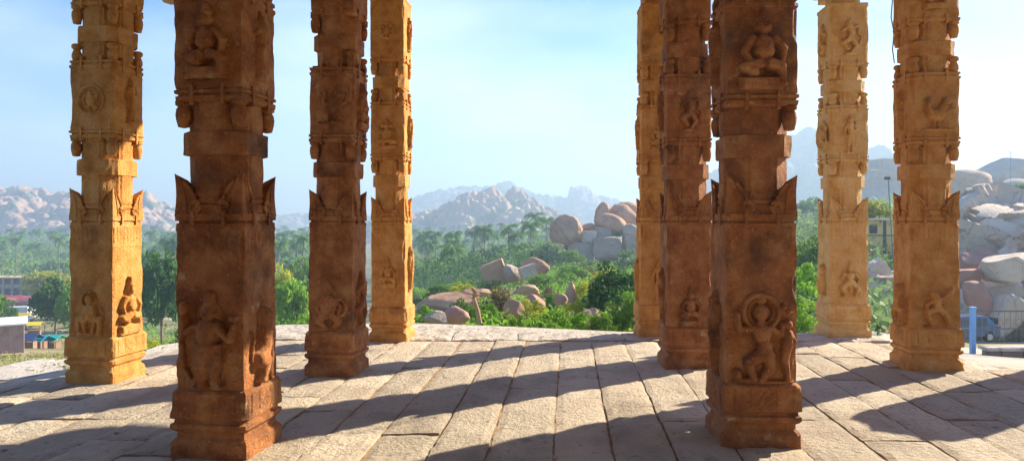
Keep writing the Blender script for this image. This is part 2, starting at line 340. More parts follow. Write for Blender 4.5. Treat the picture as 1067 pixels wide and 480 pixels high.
def frieze(a, z, h):
    x = a*h
    if 1.25 < z < 1.46:
        if z > 1.43 or z < 1.27: return .003
        q = abs(((x+.5) % .05)-.025)/.025; lim = 1.29
        return -.0028 if (q < .30 and z > lim) else .001
    if .62 < z < .64 and abs(a) < .1: return 0
    return 0
def neckpanel(a, z, h): return .012 if abs(a) < .34 and ((z*1000) % 1 > -1) else 0
def pedpanel(a, z, h):
    x = abs(a)*h
    if .26 < z < .40:
        if .085 < x < .10 or .185 < x < .2: return -.008
        if x < .085 and .28 < z < .38: return .006*math.sin(x*90)*math.sin(z*90)
    return 0
def scs(t): return .158-.100*t+.012*math.sin(math.pi*t)
def build_scroll():
    mb = MB(); hw = .234; rings = []; N = 16
    for i in range(N+1):
        t = i/N; z = 1.53+.275*t
        s = scs(t); h = hw-.008*math.sin(t*3.1)-.002*t*t
        th = .085*(1-.25*t); q = min(s, th)
        q = min(s*.95, th); cc = h-max(q, .05); zw = z-.055*t**3; rings.append([(h, h, z), (h-s, h-.004, zw), (h-s, h-q, zw), (cc, cc, z-.04*t**3), (h-q, h-s, zw), (h-.004, h-s, zw)])
    v = [p for r in rings for p in r]; n = 6
    f = [(i*n+k, i*n+(k+1) % n, (i+1)*n+(k+1) % n, (i+1)*n+k) for i in range(N) for k in range(n)]+[tuple(reversed(range(n))), tuple(N*n+k for k in range(n))]
    mb.add(v, [tuple(reversed(q)) for q in f])
    for flip in (0, 1):
        rim = []; mid = []
        for i in range(N+1):
            t = i/N; z = 1.53+.275*t; s = scs(t); h = hw-.008*math.sin(t*3.1)-.002*t*t
            rim.append((h-s, h, z-.055*t**3)); mid.append((h-s*.5, h, z-.028*t**3))
        scr = [(hw-.140+r*math.cos(a), hw, 1.59+r*math.sin(a)) for a, r in zip(np.linspace(0, 4*math.pi, 22), np.linspace(.045, .012, 22))]
        for path, rad in ((rim, .011), (mid, .006), (scr, .010)):
            if flip: path = [(b, a, c) for a, b, c in path]
            mb.tube(path, rad, 6)
    return mb.mesh('corner_scroll', False)
def build_pot(up):
    mb = MB(); pr = [(.020, 0), (.036, .012), (.046, .04), (.046, .07), (.034, .10), (.03, .112), (.046, .125), (.05, .15), (.036, .165)]
    if not up: pr = [(.012, 0), (.035, .006), (.038, .02), (.046, .05), (.05, .085), (.045, .12), (.034, .135), (.050, .145), (.052, .17)]
    mb.lathe(pr, 12); return mb.mesh('corner_pot', True)
PARTS = {q: (build_scroll(), build_pot(False), build_pot(True)) for q in ('pillar', 'pillar_bounce', 'pillar_bounce_pale')}

# --- relief figures: strokes in a box about one unit high, x about -0.35..0.35
def seg(p, q, r0, r1=None, h=1): return ('s', p, q, r0, r1 if r1 is not None else r0, h)
def ell(c, rx, rz, h=1, ang=0): return ('e', c, rx, rz, h, ang)
def ring(c, r, w_, h=.5): return ('r', c, r, w_, h)
def poly(pts, r0, r1, h=1):
    n = len(pts)-1
    return [seg(pts[i], pts[i+1], r0+(r1-r0)*i/n, r0+(r1-r0)*(i+1)/n, h) for i in range(n)]
FIG = {}
FIG['standing'] = [ell((.02, .93), .055, .10, .8), ell((.02, .80), .085, .085, 1), seg((.10, .78), (.17, .74), .035, .02, .8), ring((.02, .78), .11, .02, .5),
  ell((0, .60), .13, .15, 1), ell((.02, .64), .15, .06, .9), ell((0, .40), .14, .13, 1), seg((-.06, .34), (-.06, .08), .085, .05, .9), seg((.07, .34), (.08, .08), .085, .05, .9),
  ell((-.09, .03), .09, .035, .9), ell((.11, .03), .09, .035, .9), *poly([(.12, .66), (.24, .52), (.30, .68)], .05, .03, .9), *poly([(-.12, .66), (-.24, .60), (-.27, .78)], .045, .03, .8),
  ell((-.27, .84), .045, .07, .8), *poly([(-.24, .74), (-.30, .50), (-.26, .24), (-.20, .12)], .03, .018, .5), ell((.28, .74), .05, .04, .8), seg((-.12, .48), (.12, .46), .022, .022, 1.15), seg((0, .42), (0, .14), .035, .03, 1.1)]
FIG['lion'] = [ell((0, .82), .12, .13, 1), ring((0, .82), .16, .03, .7), ell((-.05, .86), .025, .025, 1.25), ell((.05, .86), .025, .025, 1.25), ell((0, .78), .06, .035, 1.2), ell((0, .52), .12, .22, 1),
  *poly([(-.10, .62), (-.16, .38), (-.10, .08)], .06, .04, 1), *poly([(.10, .62), (.16, .38), (.10, .08)], .06, .04, 1), *poly([(-.10, .36), (-.28, .38), (-.26, .10)], .09, .05, .85), *poly([(.10, .36), (.28, .38), (.26, .10)], .09, .05, .85),
  ell((-.24, .04), .09, .04, .8), ell((.24, .04), .09, .04, .8), ell((0, .03), .14, .035, .8), *poly([(.25, .3), (.36, .5), (.30, .66)], .025, .02, .5)]
FIG['sidebeast'] = [ell((0, .86), .11, .11, 1), seg((-.02, .92), (.02, 1.0), .05, .02, .8), seg((.07, .84), (.16, .80), .05, .035, .9), ring((0, .86), .12, .02, .7), *poly([(0, .78), (-.02, .56), (-.10, .34)], .12, .14, 1),
  *poly([(.08, .62), (.13, .36), (.10, .06)], .055, .04, .95), *poly([(.02, .60), (.04, .34), (.02, .06)], .05, .04, .8), *poly([(-.16, .34), (-.02, .30), (-.12, .06)], .12, .05, 1), ell((-.06, .04), .10, .035, .9), ell((.14, .04), .08, .03, .9), *poly([(-.22, .2), (-.32, .36), (-.26, .6), (-.32, .72)], .025, .018, .5)]
FIG['dancer'] = [ell((-.02, .80), .085, .10, 1), ring((-.02, .80), .19, .035, .55), ring((-.02, .80), .135, .02, .45), ell((-.02, .93), .06, .05, .8), seg((-.02, .72), (-.02, .66), .045, .045, .9), ell((-.01, .56), .11, .11, 1),
  ell((.03, .42), .085, .09, 1), ell((.02, .33), .13, .08, 1), *poly([(-.10, .62), (-.26, .60), (-.28, .78)], .045, .03, .9), *poly([(.08, .62), (.20, .56), (.22, .66)], .045, .03, .9),
  *poly([(-.02, .32), (-.16, .24), (-.10, .06)], .08, .045, 1), *poly([(.06, .32), (.08, .18), (-.02, .05)], .08, .045, .95), ell((-.18, .04), .12, .035, .9), ell((-.28, .10), .06, .07, .8),
  ell((.28, .66), .05, .06, .9), ell((.28, .52), .06, .10, .9), *poly([(.27, .46), (.24, .28), (.28, .05)], .07, .035, .9), *poly([(.30, .58), (.36, .48)], .03, .02, .7), ell((.24, .86), .03, .03, .8), ell((.30, .80), .03, .03, .7), ell((.0, .02), .36, .03, .6)]
FIG['seated'] = [seg((0, .90), (0, 1.04), .075, .02, .9), ell((0, .80), .085, .095, 1), ell((-.09, .80), .02, .05, .7), ell((.09, .80), .02, .05, .7), ring((0, .84), .05, .02, 1.1), ell((0, .58), .13, .14, 1), ell((0, .50), .14, .11, 1.15),
  *poly([(-.14, .66), (-.24, .50), (-.16, .36)], .055, .035, .95), *poly([(.14, .66), (.26, .52), (.22, .34)], .055, .035, .95), *poly([(-.06, .34), (-.24, .30), (-.10, .22)], .085, .05, 1), *poly([(.08, .34), (.22, .30), (.24, .10)], .085, .05, 1),
  ell((-.14, .24), .08, .07, 1.1), ell((.24, .08), .08, .035, .9), ('b', (0, .10), .30, .075, .75), ('b', (0, .02), .34, .03, .55), seg((-.10, .66), (.10, .60), .014, .014, 1.2)]
FIG['creature'] = [ell((-.02, .82), .10, .10, 1), seg((-.02, .88), (-.06, 1.0), .045, .015, .8), seg((.06, .80), (.16, .74), .04, .025, .9), ell((-.02, .50), .19, .22, 1), ring((.18, .46), .17, .03, .6), *poly([(-.14, .60), (-.27, .46), (-.18, .30)], .05, .04, .9),
  *poly([(.12, .60), (.24, .50), (.20, .34)], .05, .03, 1), *poly([(-.10, .32), (-.22, .20), (-.08, .08)], .10, .05, .95), *poly([(.06, .30), (.20, .20), (.10, .08)], .09, .05, .95), ell((-.02, .03), .30, .03, .6)]
FIG['archer'] = [ell((-.05, .80), .085, .085, 1), ell((-.12, .86), .06, .05, .8), seg((-.02, .72), (0, .50), .10, .10, 1), *poly([(.04, .68), (.20, .78), (.36, .96)], .05, .035, 1), ell((.34, .90), .07, .05, .8), *poly([(-.08, .66), (-.22, .58), (-.24, .42)], .05, .03, .9),
  *poly([(-.02, .46), (-.24, .38), (-.14, .08)], .085, .045, 1), *poly([(.04, .46), (.18, .34), (.30, .08)], .085, .045, 1), ell((-.20, .04), .09, .03, .9), ell((.34, .04), .08, .03, .9), seg((-.02, .48), (.06, .48), .10, .08, .95)]
FIG['slim'] = [ell((0, .90), .06, .075, 1), seg((0, .96), (.01, 1.03), .03, .015, .8), seg((0, .80), (0, .58), .085, .065, 1), ell((.01, .50), .085, .07, 1), seg((-.02, .48), (-.05, .06), .06, .03, .9), seg((.04, .48), (.06, .06), .06, .03, .9), *poly([(-.08, .78), (-.15, .60), (-.10, .48)], .032, .022, .9), *poly([(.08, .78), (.16, .68), (.12, .86)], .032, .022, .9), ell((0, .03), .16, .03, .7)]
FIG['twist'] = [ell((-.04, .88), .07, .08, 1), seg((-.02, .94), (.03, 1.02), .04, .02, .8), *poly([(-.02, .80), (.05, .62), (-.02, .48)], .085, .07, 1), *poly([(-.06, .76), (-.20, .70), (-.16, .50)], .045, .03, .9), *poly([(.06, .76), (.20, .82), (.22, .66)], .04, .03, .9),
  *poly([(0, .46), (-.18, .36), (-.06, .18)], .085, .05, 1), *poly([(.04, .46), (.16, .28), (.04, .10)], .08, .045, 1), ell((0, .06), .18, .04, .8), *poly([(.18, .6), (.30, .5), (.24, .3)], .02, .015, .5)]
FIG['medallion'] = [ring((0, .5), .42, .05, .6), ring((0, .5), .34, .02, .35), ell((0, .5), .16, .2, 1), ell((-.02, .72), .07, .07, 1), *poly([(.05, .6), (.22, .62), (.2, .42)], .04, .03, .9), *poly([(-.05, .6), (-.22, .55), (-.18, .38)], .04, .03, .9), *poly([(0, .36), (-.16, .3), (0, .22)], .06, .04, .9), *poly([(.04, .36), (.2, .3), (.1, .2)], .06, .04, .9)]
FIG['bird'] = [ell((-.16, .80), .05, .05, 1), seg((-.20, .80), (-.28, .76), .02, .01, .8), *poly([(-.15, .76), (-.20, .60), (-.12, .45)], .035, .07, 1), ell((0, .42), .22, .15, 1), *poly([(.05, .46), (.22, .70), (.36, .74)], .12, .05, .85), *poly([(.08, .36), (.28, .52), (.40, .56)], .08, .04, .7),
  ring((.24, .70), .10, .025, .8), seg((-.04, .30), (-.06, .12), .03, .02, .9), seg((.06, .30), (.06, .12), .03, .02, .9), ('b', (0, .07), .36, .035, .6)]
FIG['elephantine'] = [ell((0, .74), .11, .10, 1), seg((0, .82), (0, .96), .06, .025, .8), ell((-.15, .74), .07, .08, .7), ell((.15, .74), .07, .08, .7), *poly([(0, .70), (-.02, .56), (.06, .46)], .04, .025, 1.3), ell((0, .46), .19, .18, 1), *poly([(-.16, .56), (-.28, .48), (-.24, .62)], .045, .03, .9), *poly([(.16, .56), (.28, .48), (.24, .62)], .045, .03, .9),
  *poly([(-.06, .26), (-.30, .24), (-.12, .16)], .09, .05, 1), *poly([(.06, .26), (.30, .24), (.12, .16)], .09, .05, 1), ('b', (0, .06), .34, .05, .6)]
FIG['frontal'] = [ell((0, .84), .08, .09, 1), seg((0, .90), (0, 1.02), .06, .02, .9), ell((0, .62), .12, .12, 1), ell((0, .46), .13, .09, 1), *poly([(-.12, .68), (-.24, .56), (-.18, .74)], .045, .03, .9), *poly([(.12, .68), (.24, .54), (.20, .40)], .045, .03, .9), *poly([(-.06, .42), (-.22, .28), (-.12, .06)], .09, .045, 1), *poly([(.06, .42), (.22, .28), (.14, .06)], .09, .045, 1),
  ell((-.18, .04), .09, .03, .9), ell((.20, .04), .09, .03, .9), seg((0, .42), (0, .18), .05, .03, .8)]
FIG['lotus'] = [ring((0, .5), .30, .05, .6), ell((0, .5), .14, .14, 1)]+[ell((.22*math.cos(a), .5+.22*math.sin(a)), .11, .06, .8, a) for a in np.linspace(0, 2*math.pi, 9)[:-1]]
RCACHE = {}
def relief_mesh(fig, W, H, dep, res, flip=False):
    key = (fig, round(W, 3), round(H, 3), dep, res, flip)
    if key in RCACHE: return RCACHE[key]
    dep = dep*1.45; nx = int(W/res)+1; nz = int(H/res)+1
    X, Z = np.meshgrid(np.linspace(-W/2, W/2, nx), np.linspace(0, H, nz)); k = H/1.08; x = X/k*(-1 if flip else 1); z = Z/k-.02/k*0
    Hh = np.zeros_like(x)
    wob = np.array([[noise.noise(Vector((a*9, b*9, len(fig)))) for a, b in zip(ra, rb)] for ra, rb in zip(x, z)])
    x = x+wob*.008; 
    for s in FIG[fig]:
        if s[0] == 's':
            (ax, az), (bx, bz) = s[1], s[2]; L2 = (bx-ax)**2+(bz-az)**2+1e-9; t = np.clip(((x-ax)*(bx-ax)+(z-az)*(bz-az))/L2, 0, 1)
            r = s[3]+(s[4]-s[3])*t; d = np.hypot(x-ax-t*(bx-ax), z-az-t*(bz-az))/r; h = s[5]*np.sqrt(np.clip(1-d**3, 0, 1))*np.minimum(1, .55+r*6)
        elif s[0] == 'e':
            ca, sa = math.cos(s[5]), math.sin(s[5]); u = (x-s[1][0])*ca+(z-s[1][1])*sa; v = -(x-s[1][0])*sa+(z-s[1][1])*ca
            d = np.hypot(u/s[2], v/s[3]); h = s[4]*np.sqrt(np.clip(1-d**3, 0, 1))*min(1, .6+min(s[2], s[3])*5)
        elif s[0] == 'r':
            d = abs(np.hypot(x-s[1][0], z-s[1][1])-s[2])/s[3]; h = s[4]*np.sqrt(np.clip(1-d*d, 0, 1))
        else:
            d = np.maximum(abs(x-s[1][0])/s[2], abs(z-s[1][1])/s[3]); h = s[4]*np.clip((1-d)*6, 0, 1)
        k2 = .03; Hh = np.maximum(Hh, h)+k2*np.exp(-((Hh-h)/.12)**2)*(np.minimum(Hh, h) > .05)
    Hh = Hh+(Hh > .1)*wob*.10
    Hh = Hh-(Hh > .3)*.035*(np.sin(z*95+x*14) > .78)                    # chisel lines of cloth and jewellery
    Hh = np.clip(Hh, 0, 2); mask = Hh > .03
    Y = np.where(mask, -Hh*dep, .012)
    idx = -np.ones(mask.shape, int); v = []; f = []
    keep = np.zeros_like(mask); keep[:-1, :-1] = mask[:-1, :-1] | mask[1:, :-1] | mask[:-1, 1:] | mask[1:, 1:]
    def vid(j, i):
        if idx[j, i] < 0: idx[j, i] = len(v); v.append((X[j, i], Y[j, i], Z[j, i]))
        return idx[j, i]
    for j in range(nz-1):
        for i in range(nx-1):
            if keep[j, i]: f.append((vid(j, i), vid(j, i+1), vid(j+1, i+1), vid(j+1, i)))
    me = mesh('carved_relief', v, f, True); RCACHE[key] = me; return me

PCOUNT = [0]
def pillar(label, corner, side, phi, figs, m='pillar', s=1.0, hs=1.0, res=.0095, kind='thing', stop=None):
    """corner: ground point of the visible front corner; side 'r' = front-right corner, 'l' = front-left"""
    i = PCOUNT[0]; PCOUNT[0] += 1; hw = .262*s; ph = R(phi)
    sx = -1 if side == 'r' else 1
    cx = corner[0]+sx*hw*math.cos(ph)+hw*math.sin(ph); cy = corner[1]-sx*hw*math.sin(ph)+hw*math.cos(ph)
    root = empty('carved_pillar', (cx, cy, 0), -ph, (s, s, hs)); root.rotation_euler = (R(.35*math.sin(i*2.1)), R(.3*math.cos(i*3.3)), -ph); tag(root, label, 'pillar', 'carved granite pillars of the hall', kind)
    mt = M[m]; SCROLL, POTD, POTU = PARTS[m]
    def part(nm, prof, **k):
        br = k.pop('br', []); v, f = sweep(prof, seed=i*3.7+1, **k)
        for (z0_, z1_) in br:
            for kk in range(4):
                ca, sa = math.cos(kk*math.pi/2), math.sin(kk*math.pi/2)
                for xx in (-.105, .105):
                    P = [(x*ca-y*sa, x*sa+y*ca) for x, y in ((xx-.011, -.249), (xx+.011, -.249), (xx+.011, -.16), (xx-.011, -.16))]; n0 = len(v)
                    v += [(x, y, z0_) for x, y in P]+[(x, y, z1_) for x, y in P]; f += [tuple(n0+t for t in q) for q in ((0,3,2,1),(4,5,6,7),(0,1,5,4),(1,2,6,5),(2,3,7,6),(3,0,4,7))]
        return link(nm, mesh(nm, v, f), mt, root)
    part('pedestal', [(-.03, .266), (.085, .264), (.10, .255), (.118, .236), (.15, .232), (.165, .25), (.18, .262), (.205, .262), (.213, .246), (.235, .244), (.242, .264), (.40, .262), (.415, .252), (.425, .24)], npts=30, dz=.018, groove=pedpanel)
    part('lower_block', [(.42, .236), (.9, .234), (1.485, .232), (1.488, .222), (1.50, .222), (1.503, .238), (1.545, .238), (1.55, .224), (1.605, .222), (1.61, .19)], npts=44, dz=.02, groove=frieze, br=[(1.47, 1.56)])
    part('lower_shaft', [(1.5, .170), (1.60, .180), (1.615, .206), (1.635, .210), (1.65, .200), (1.665, .21), (1.69, .206), (1.70, .202), (1.93, .202)], npts=30, groove=neckpanel, chamf=.52, dz=.04)
    part('shaft_band', [(1.925, .212), (1.93, .221), (2.07, .222), (2.075, .212)], npts=12, chamf=.66, dz=.04)
    part('shaft_neck', [(2.07, .203), (2.31, .204)], npts=30, groove=neckpanel, chamf=.52, dz=.04)
    part('middle_block', [(2.262, .226), (2.272, .24), (2.298, .24), (2.302, .228), (2.314, .228), (2.318, .243), (2.335, .243), (2.345, .23), (2.35, .234), (2.60, .236), (2.915, .234), (2.925, .242), (2.945, .242), (2.95, .23), (2.965, .23), (2.97, .24), (2.99, .24), (2.995, .2)], npts=26, dz=.03, br=[(2.24, 2.37), (2.90, 3.03)])
    part('upper_shaft', [(2.99, .203), (3.55, .203)], npts=30, groove=neckpanel, chamf=.52, dz=.05)
    part('upper_band', [(3.165, .212), (3.17, .221), (3.31, .222), (3.315, .212)], npts=12, chamf=.66, dz=.04)
    part('upper_block', [(3.50, .226), (3.51, .24), (3.535, .24), (3.54, .228), (3.555, .23), (3.56, .235), (3.9, .236), (4.26, .234), (4.27, .243), (4.30, .243), (4.31, .2)], npts=26, dz=.03, br=[(3.48, 3.58)])
    part('top_neck', [(4.3, .178), (4.48, .18)], npts=12, chamf=.6, dz=.05)
    mb = MB(); z0 = 4.46
    for (a, b) in ((.62, .16), (.16, .62)):
        st = [(-.0, .3), (.12, .42), (.26, .6), (.42, .62)]
        for k in range(3):
            e = st[k+1][1]/.62; mb.box(-a*e if a > b else -a+.002*(a < b), a*e if a > b else a-.002*(a < b), -b*e if b > a else -b, b*e if b > a else b, z0+st[k][0]+(.002 if a > b else 0), z0+st[k+1][0]+(.001 if a > b else 0))
    mb.build('capital', mt, root)
    for k in range(4):
        if (i*5+k*3) % 10 != 2: link('corner_scroll', SCROLL, mt, root, rz=k*math.pi/2)
        for (me, z) in ((POTD, 2.10), (POTU, 2.985), (POTD, 3.335)):
            if (i*7+k*5+int(z*3)*3) % 11 == 4: continue
            c, sn = (.192, .192); a = k*math.pi/2
            q = link('corner_pot', me, mt, root, loc=(.190*(1 if k in (0, 3) else -1), .190*(1 if k < 2 else -1), z))
    for (fig, face, z, W, H, dep, flip, lab) in figs:
        me = relief_mesh(fig, W, H, dep, res if face in 'fs' else max(res, .010), flip)
        k = {'f': 0, 'r': 1, 'l': 3, 'b': 2}[face]; a = k*math.pi/2
        if len(me.materials) == 0: me.materials.append(mt)
        elif me.materials[0] != mt: me = me.copy(); me.materials.clear(); me.materials.append(mt)
        o = link('carved_relief', me, None, root, loc=(.2345*math.sin(a), -.2345*math.cos(a), z), rz=a)
        if lab: o['label'] = lab
    return root
def pc(px, py): d = 1155/(py-HY); return ((px-CX)/F*d, d)
# near and far pillars: label, ground corner, rotation, carvings
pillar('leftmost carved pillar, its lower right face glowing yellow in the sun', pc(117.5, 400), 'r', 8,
  [('lion', 'f', .44, .40, .44, .035, False, 'crouching round-faced lion relief'), ('seated', 'r', .43, .36, .56, .045, False, 'seated figure with joined hands relief'), ('medallion', 'f', 2.46, .30, .34, .022, False, 'round medallion relief'), ('slim', 'r', 2.42, .22, .46, .04, False, 'standing figure relief'), ('slim', 'l', .44, .3, .6, .04, False, None), ('lotus', 'f', 3.7, .3, .34, .02, False, None), ('slim', 'r', 3.65, .22, .46, .03, False, None)], s=.96, m='pillar_bounce')
pillar('big dark pillar in the left foreground with a tall crowned creature carved low', pc(257, 478.5), 'r', 8,
  [('standing', 'f', .43, .44, .66, .055, False, 'tall crowned standing creature relief'), ('sidebeast', 'r', .43, .36, .54, .05, False, 'seated long-legged beast relief'), ('seated', 'f', 2.40, .42, .50, .045, False, 'seated deity relief'), ('slim', 'r', 2.42, .30, .48, .04, True, 'standing deity relief'), ('slim', 'l', .44, .3, .6, .04, False, None)], s=1.0, res=.008)
pillar('dark pillar just right of the left foreground pillar with a round-bellied creature relief', pc(368, 392.5), 'r', 7,
  [('creature', 'f', .43, .40, .54, .028, False, 'round-bellied creature with a disc relief'), ('twist', 'r', .43, .34, .60, .045, False, 'twisting dancer relief'), ('bird', 'f', 2.42, .36, .44, .025, False, None), ('seated', 'r', 2.40, .32, .48, .045, False, None), ('lotus', 'f', 3.7, .3, .34, .02, False, None)], s=.95)
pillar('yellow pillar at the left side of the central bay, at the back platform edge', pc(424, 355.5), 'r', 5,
  [('seated', 'f', .66, .36, .40, .03, False, None), ('slim', 'r', .60, .28, .60, .05, False, None), ('elephantine', 'f', 2.40, .36, .42, .035, False, 'pot-bellied seated relief'), ('slim', 'r', 2.40, .28, .46, .05, False, None), ('lotus', 'f', 3.72, .3, .34, .025, False, 'lotus medallion relief'), ('slim', 'r', 3.65, .28, .46, .045, False, None)], s=.93, hs=1.0, m='pillar_bounce')
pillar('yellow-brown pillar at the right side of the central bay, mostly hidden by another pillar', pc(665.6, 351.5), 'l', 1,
  [('slim', 'l', .44, .3, .6, .04, False, None), ('slim', 'f', .44, .3, .6, .04, False, None), ('slim', 'l', 2.42, .3, .46, .04, False, None), ('seated', 'f', 2.40, .36, .42, .03, False, None)], s=.96, m='pillar_bounce')
pillar('orange pillar just behind the right foreground pillar, small crouching figure carved low', pc(694, 384.5), 'l', 1,
  [('seated', 'f', .43, .38, .42, .035, False, 'small crouching figure relief'), ('twist', 'f', 2.40, .36, .44, .045, False, 'dancing figure relief'), ('slim', 'l', .44, .3, .6, .045, False, None), ('slim', 'l', 2.42, .26, .46, .045, False, None), ('lotus', 'f', 3.7, .3, .34, .02, False, None)], s=.97)
pillar('big red-brown pillar in the right foreground with a haloed dancer carved low', pc(753, 466.5), 'l', 2,
  [('dancer', 'f', .425, .46, .64, .048, False, 'haloed dancer with attendant relief'), ('seated', 'f', 2.36, .44, .56, .052, False, 'crowned seated deity relief'), ('slim', 'l', .43, .34, .62, .05, False, None), ('slim', 'l', 2.42, .32, .48, .05, True, None)], s=1.0, res=.008)
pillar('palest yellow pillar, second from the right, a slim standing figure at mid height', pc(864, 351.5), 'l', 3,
  [('frontal', 'f', .52, .40, .48, .045, False, 'frontal dancing figure relief'), ('sidebeast', 'l', .52, .3, .44, .05, False, None), ('slim', 'f', 2.36, .30, .52, .04, False, 'slim standing figure relief'), ('medallion', 'l', 2.4, .36, .46, .04, False, None), ('twist', 'f', 3.62, .34, .5, .04, False, 'dancing figure relief'), ('twist', 'l', 3.62, .34, .5, .04, True, None)], s=1.03, m='pillar_bounce_pale')
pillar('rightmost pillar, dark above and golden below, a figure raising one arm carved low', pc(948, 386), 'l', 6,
  [('archer', 'f', .43, .42, .44, .05, False, 'figure with one arm raised relief'), ('lion', 'l', .43, .40, .46, .05, False, 'seated lion relief'), ('bird', 'f', 2.38, .40, .46, .04, False, 'peacock relief'), ('slim', 'l', 2.42, .3, .46, .045, False, None), ('seated', 'f', 3.62, .36, .42, .04, False, None)], s=1.0, m='pillar_bounce')

# ------------------------------------------------------------------ roof over the hall (above the frame; it shades the pillars)
mb = MB()
RX0, RX1, RY0, RY1 = -5.9, 5.3, -4.5, 10.35
mb.add([(RX0, RY0, 5.2), (RX1+.3, RY0, 5.2), (RX1, RY1-.3, 5.2), (RX0+1.4, RY1, 5.2)]+[(RX0, RY0, 5.45), (RX1+.3, RY0, 5.45), (RX1, RY1-.3, 5.45), (RX0+1.4, RY1, 5.45)], [(0,3,2,1),(4,5,6,7),(0,1,5,4),(1,2,6,5),(2,3,7,6),(3,0,4,7)])
roof = tag(mb.build('roof', M['roofstone']), kind='structure')
mb = MB(); mb.box(-6.2, 6.8, -4.9, -4.6, -.02, 5.19); mb.box(-6.2, -5.95, -4.59, 1.2, -.02, 5.19); mb.box(6.0, 6.3, -4.59, 1.2, -.02, 5.19)
tag(mb.build('shade_wall', M['roofstone']), kind='structure')  # unseen walls, added to block sky light and darken the pillars
def beam(p, q, wd=.24, z0=4.885, z1=5.198):
    p, q = Vector(p), Vector(q); t = (q-p).normalized(); nn = Vector((-t.y, t.x))*wd/2; m_ = MB()
    P = [p-nn, q-nn, q+nn, p+nn]
    m_.add([(a.x, a.y, z0) for a in P]+[(a.x, a.y, z1) for a in P], [(0,3,2,1),(4,5,6,7),(0,1,5,4),(1,2,6,5),(2,3,7,6),(3,0,4,7)])
    m_.build('beam', M['roofstone'], roof)
beam((-3.9, 7.1), (-1.82, 7.4), z1=5.196); beam((-1.65, 7.4), (1.75, 7.75)); beam((1.9, 7.75), (4.2, 7.7), z1=5.197)
beam((-1.5, 9.45), (1.82, 9.8)); beam((1.95, 9.8), (4.3, 9.8), z1=5.197); beam((-3.7, 9.3), (-1.6, 9.4), z1=5.195)
mb = MB(); c = at(178, 5, 9.6)
mb.lathe([(.01, 0), (.10, .03), (.14, .09), (.10, .16), (.16, .2), (.17, .28), (.12, .34), (.13, .83)], 10, (c.x, c.y, c.z))
mb.build('pendant_bud', M['roofstone'], roof, True)
mb = MB(); mb.tube([at(929.5, -60, 9.4), at(930, 0, 9.4), at(928.5, 18, 9.4), at(931.5, 34, 9.4), at(930, 52, 9.4), at(932, 66, 9.4)], .008, 6)
tag(mb.build('hanging_wire', flat('wire_dark', (.12, .1, .1))), 'loose grey wire dangling from the roof left of the rightmost pillar', 'wire')

# ------------------------------------------------------------------ boulders
def rockmesh(seed, sub=4, cuts=9, rough=.07, block=0.0, crack=None):
    import bmesh
    bm = bmesh.new(); bmesh.ops.create_icosphere(bm, subdivisions=sub, radius=1); rn = random.Random(seed)
    pl = []
    for k in range(cuts):
        nn = Vector((rn.gauss(0, 1), rn.gauss(0, 1), rn.gauss(0, 1))).normalized(); pl.append((nn, rn.uniform(.52, .82) if cuts > 13 else rn.uniform(.68, .92)))
    if block:
        q = Matrix.Rotation(rn.uniform(-.2, .2), 3, 'Z') @ Matrix.Rotation(rn.uniform(-.06, .06), 3, 'Y')
        for ax in ((1,0,0),(-1,0,0),(0,1,0),(0,-1,0),(0,0,1),(0,0,-1)): pl.append((q @ Vector(ax), .55+.10*rn.random()))
    for v in bm.verts:
        p = v.co.copy()
        for nn, d in pl:
            e = p.dot(nn)-d
            if e > 0: p -= nn*e*.985
        o = Vector((seed*3.3, 0, 0)); p *= 1+rough*noise.noise(p*1.7+o)+rough*.5*noise.noise(p*4+o)+rough*.25*noise.noise(p*10+o)
        if crack is not None:
            cd = abs(p.dot(crack[0])-crack[1]+.05*noise.noise(p*2.5+o)); p *= 1-.17*math.exp(-(cd/.035)**2)
        v.co = p
    me = bpy.data.meshes.new('rock'); bm.to_mesh(me); bm.free()
    co = np.array([v.co for v in me.vertices]); lo, hi = co.min(0), co.max(0); co = (co-(lo+hi)/2)/(hi-lo)*2
    me.vertices.foreach_set('co', co.ravel()); me.polygons.foreach_set('use_smooth', [sub > 3 and not block and cuts < 15]*len(me.polygons)); me.update(); return me
RC = [0]; KB = []
def hides(px, pyt, hw_, d, pyb=400):
    return any(x0-hw_ < px < x1+hw_ and pyt < y1-2 and d < dd_ for x0, x1, y0, y1, dd_ in KB)
def boulder(label, x0, x1, y0, y1, d, m='tan', block=0, rot=0, cat='boulder', group=None, dd=.8, sink=.15, sub=4, rough=.07, cuts=9, crack=None):
    RC[0] += 1; a = at(x0, y0, d)
    if 420 < x0 < 640 and d < 90 and 'small tan rock half' not in label: KB.append((x0, x1, y0, y1, d))
    a = at(x0, y0, d); b = at(x1, y1, d); wx = (b.x-a.x)/2; h = (a.z-b.z)/2*(1+sink)
    me = rockmesh(RC[0]*1.7, sub, cuts, rough, block, crack); me.materials.append(M[m])
    o = link(cat.replace(' ', '_'), me, None, None, loc=((a.x+b.x)/2, d, a.z-h)); o.scale = (wx*1.03, wx*dd, h); o.rotation_euler = (0, R(rot), 0)
    # bake the scale so that the object-space grain keeps its real size
    me.transform(Matrix.Diagonal((*o.scale, 1))); o.scale = (1, 1, 1)
    tag(o, label, cat, group); return o
P_ = 'boulders of the balanced pile'; Q_ = 'boulders on the slope below the platform'
B = boulder
B('huge round cracked orange boulder balanced at the left end of the pile', 572, 607, 223, 257, 150, 'tan', rot=-8, group=P_, cuts=2, sink=.05, sub=5, rough=.10, crack=(Vector((.80, -.1, .45)).normalized(), -.18))
B('low brown slab wedged under the round boulder', 565, 588, 254, 264, 150, 'tan', 1, group=P_, rot=-12)
B('lower brown slab half buried in bushes under the pile', 569, 586, 262, 272, 149, 'grey', 1, group=P_, rot=-15)
B('tall grey square block right beneath the round boulder', 588, 618, 251, 284, 151, 'grey', .5, rough=.14, cuts=12, group=P_)
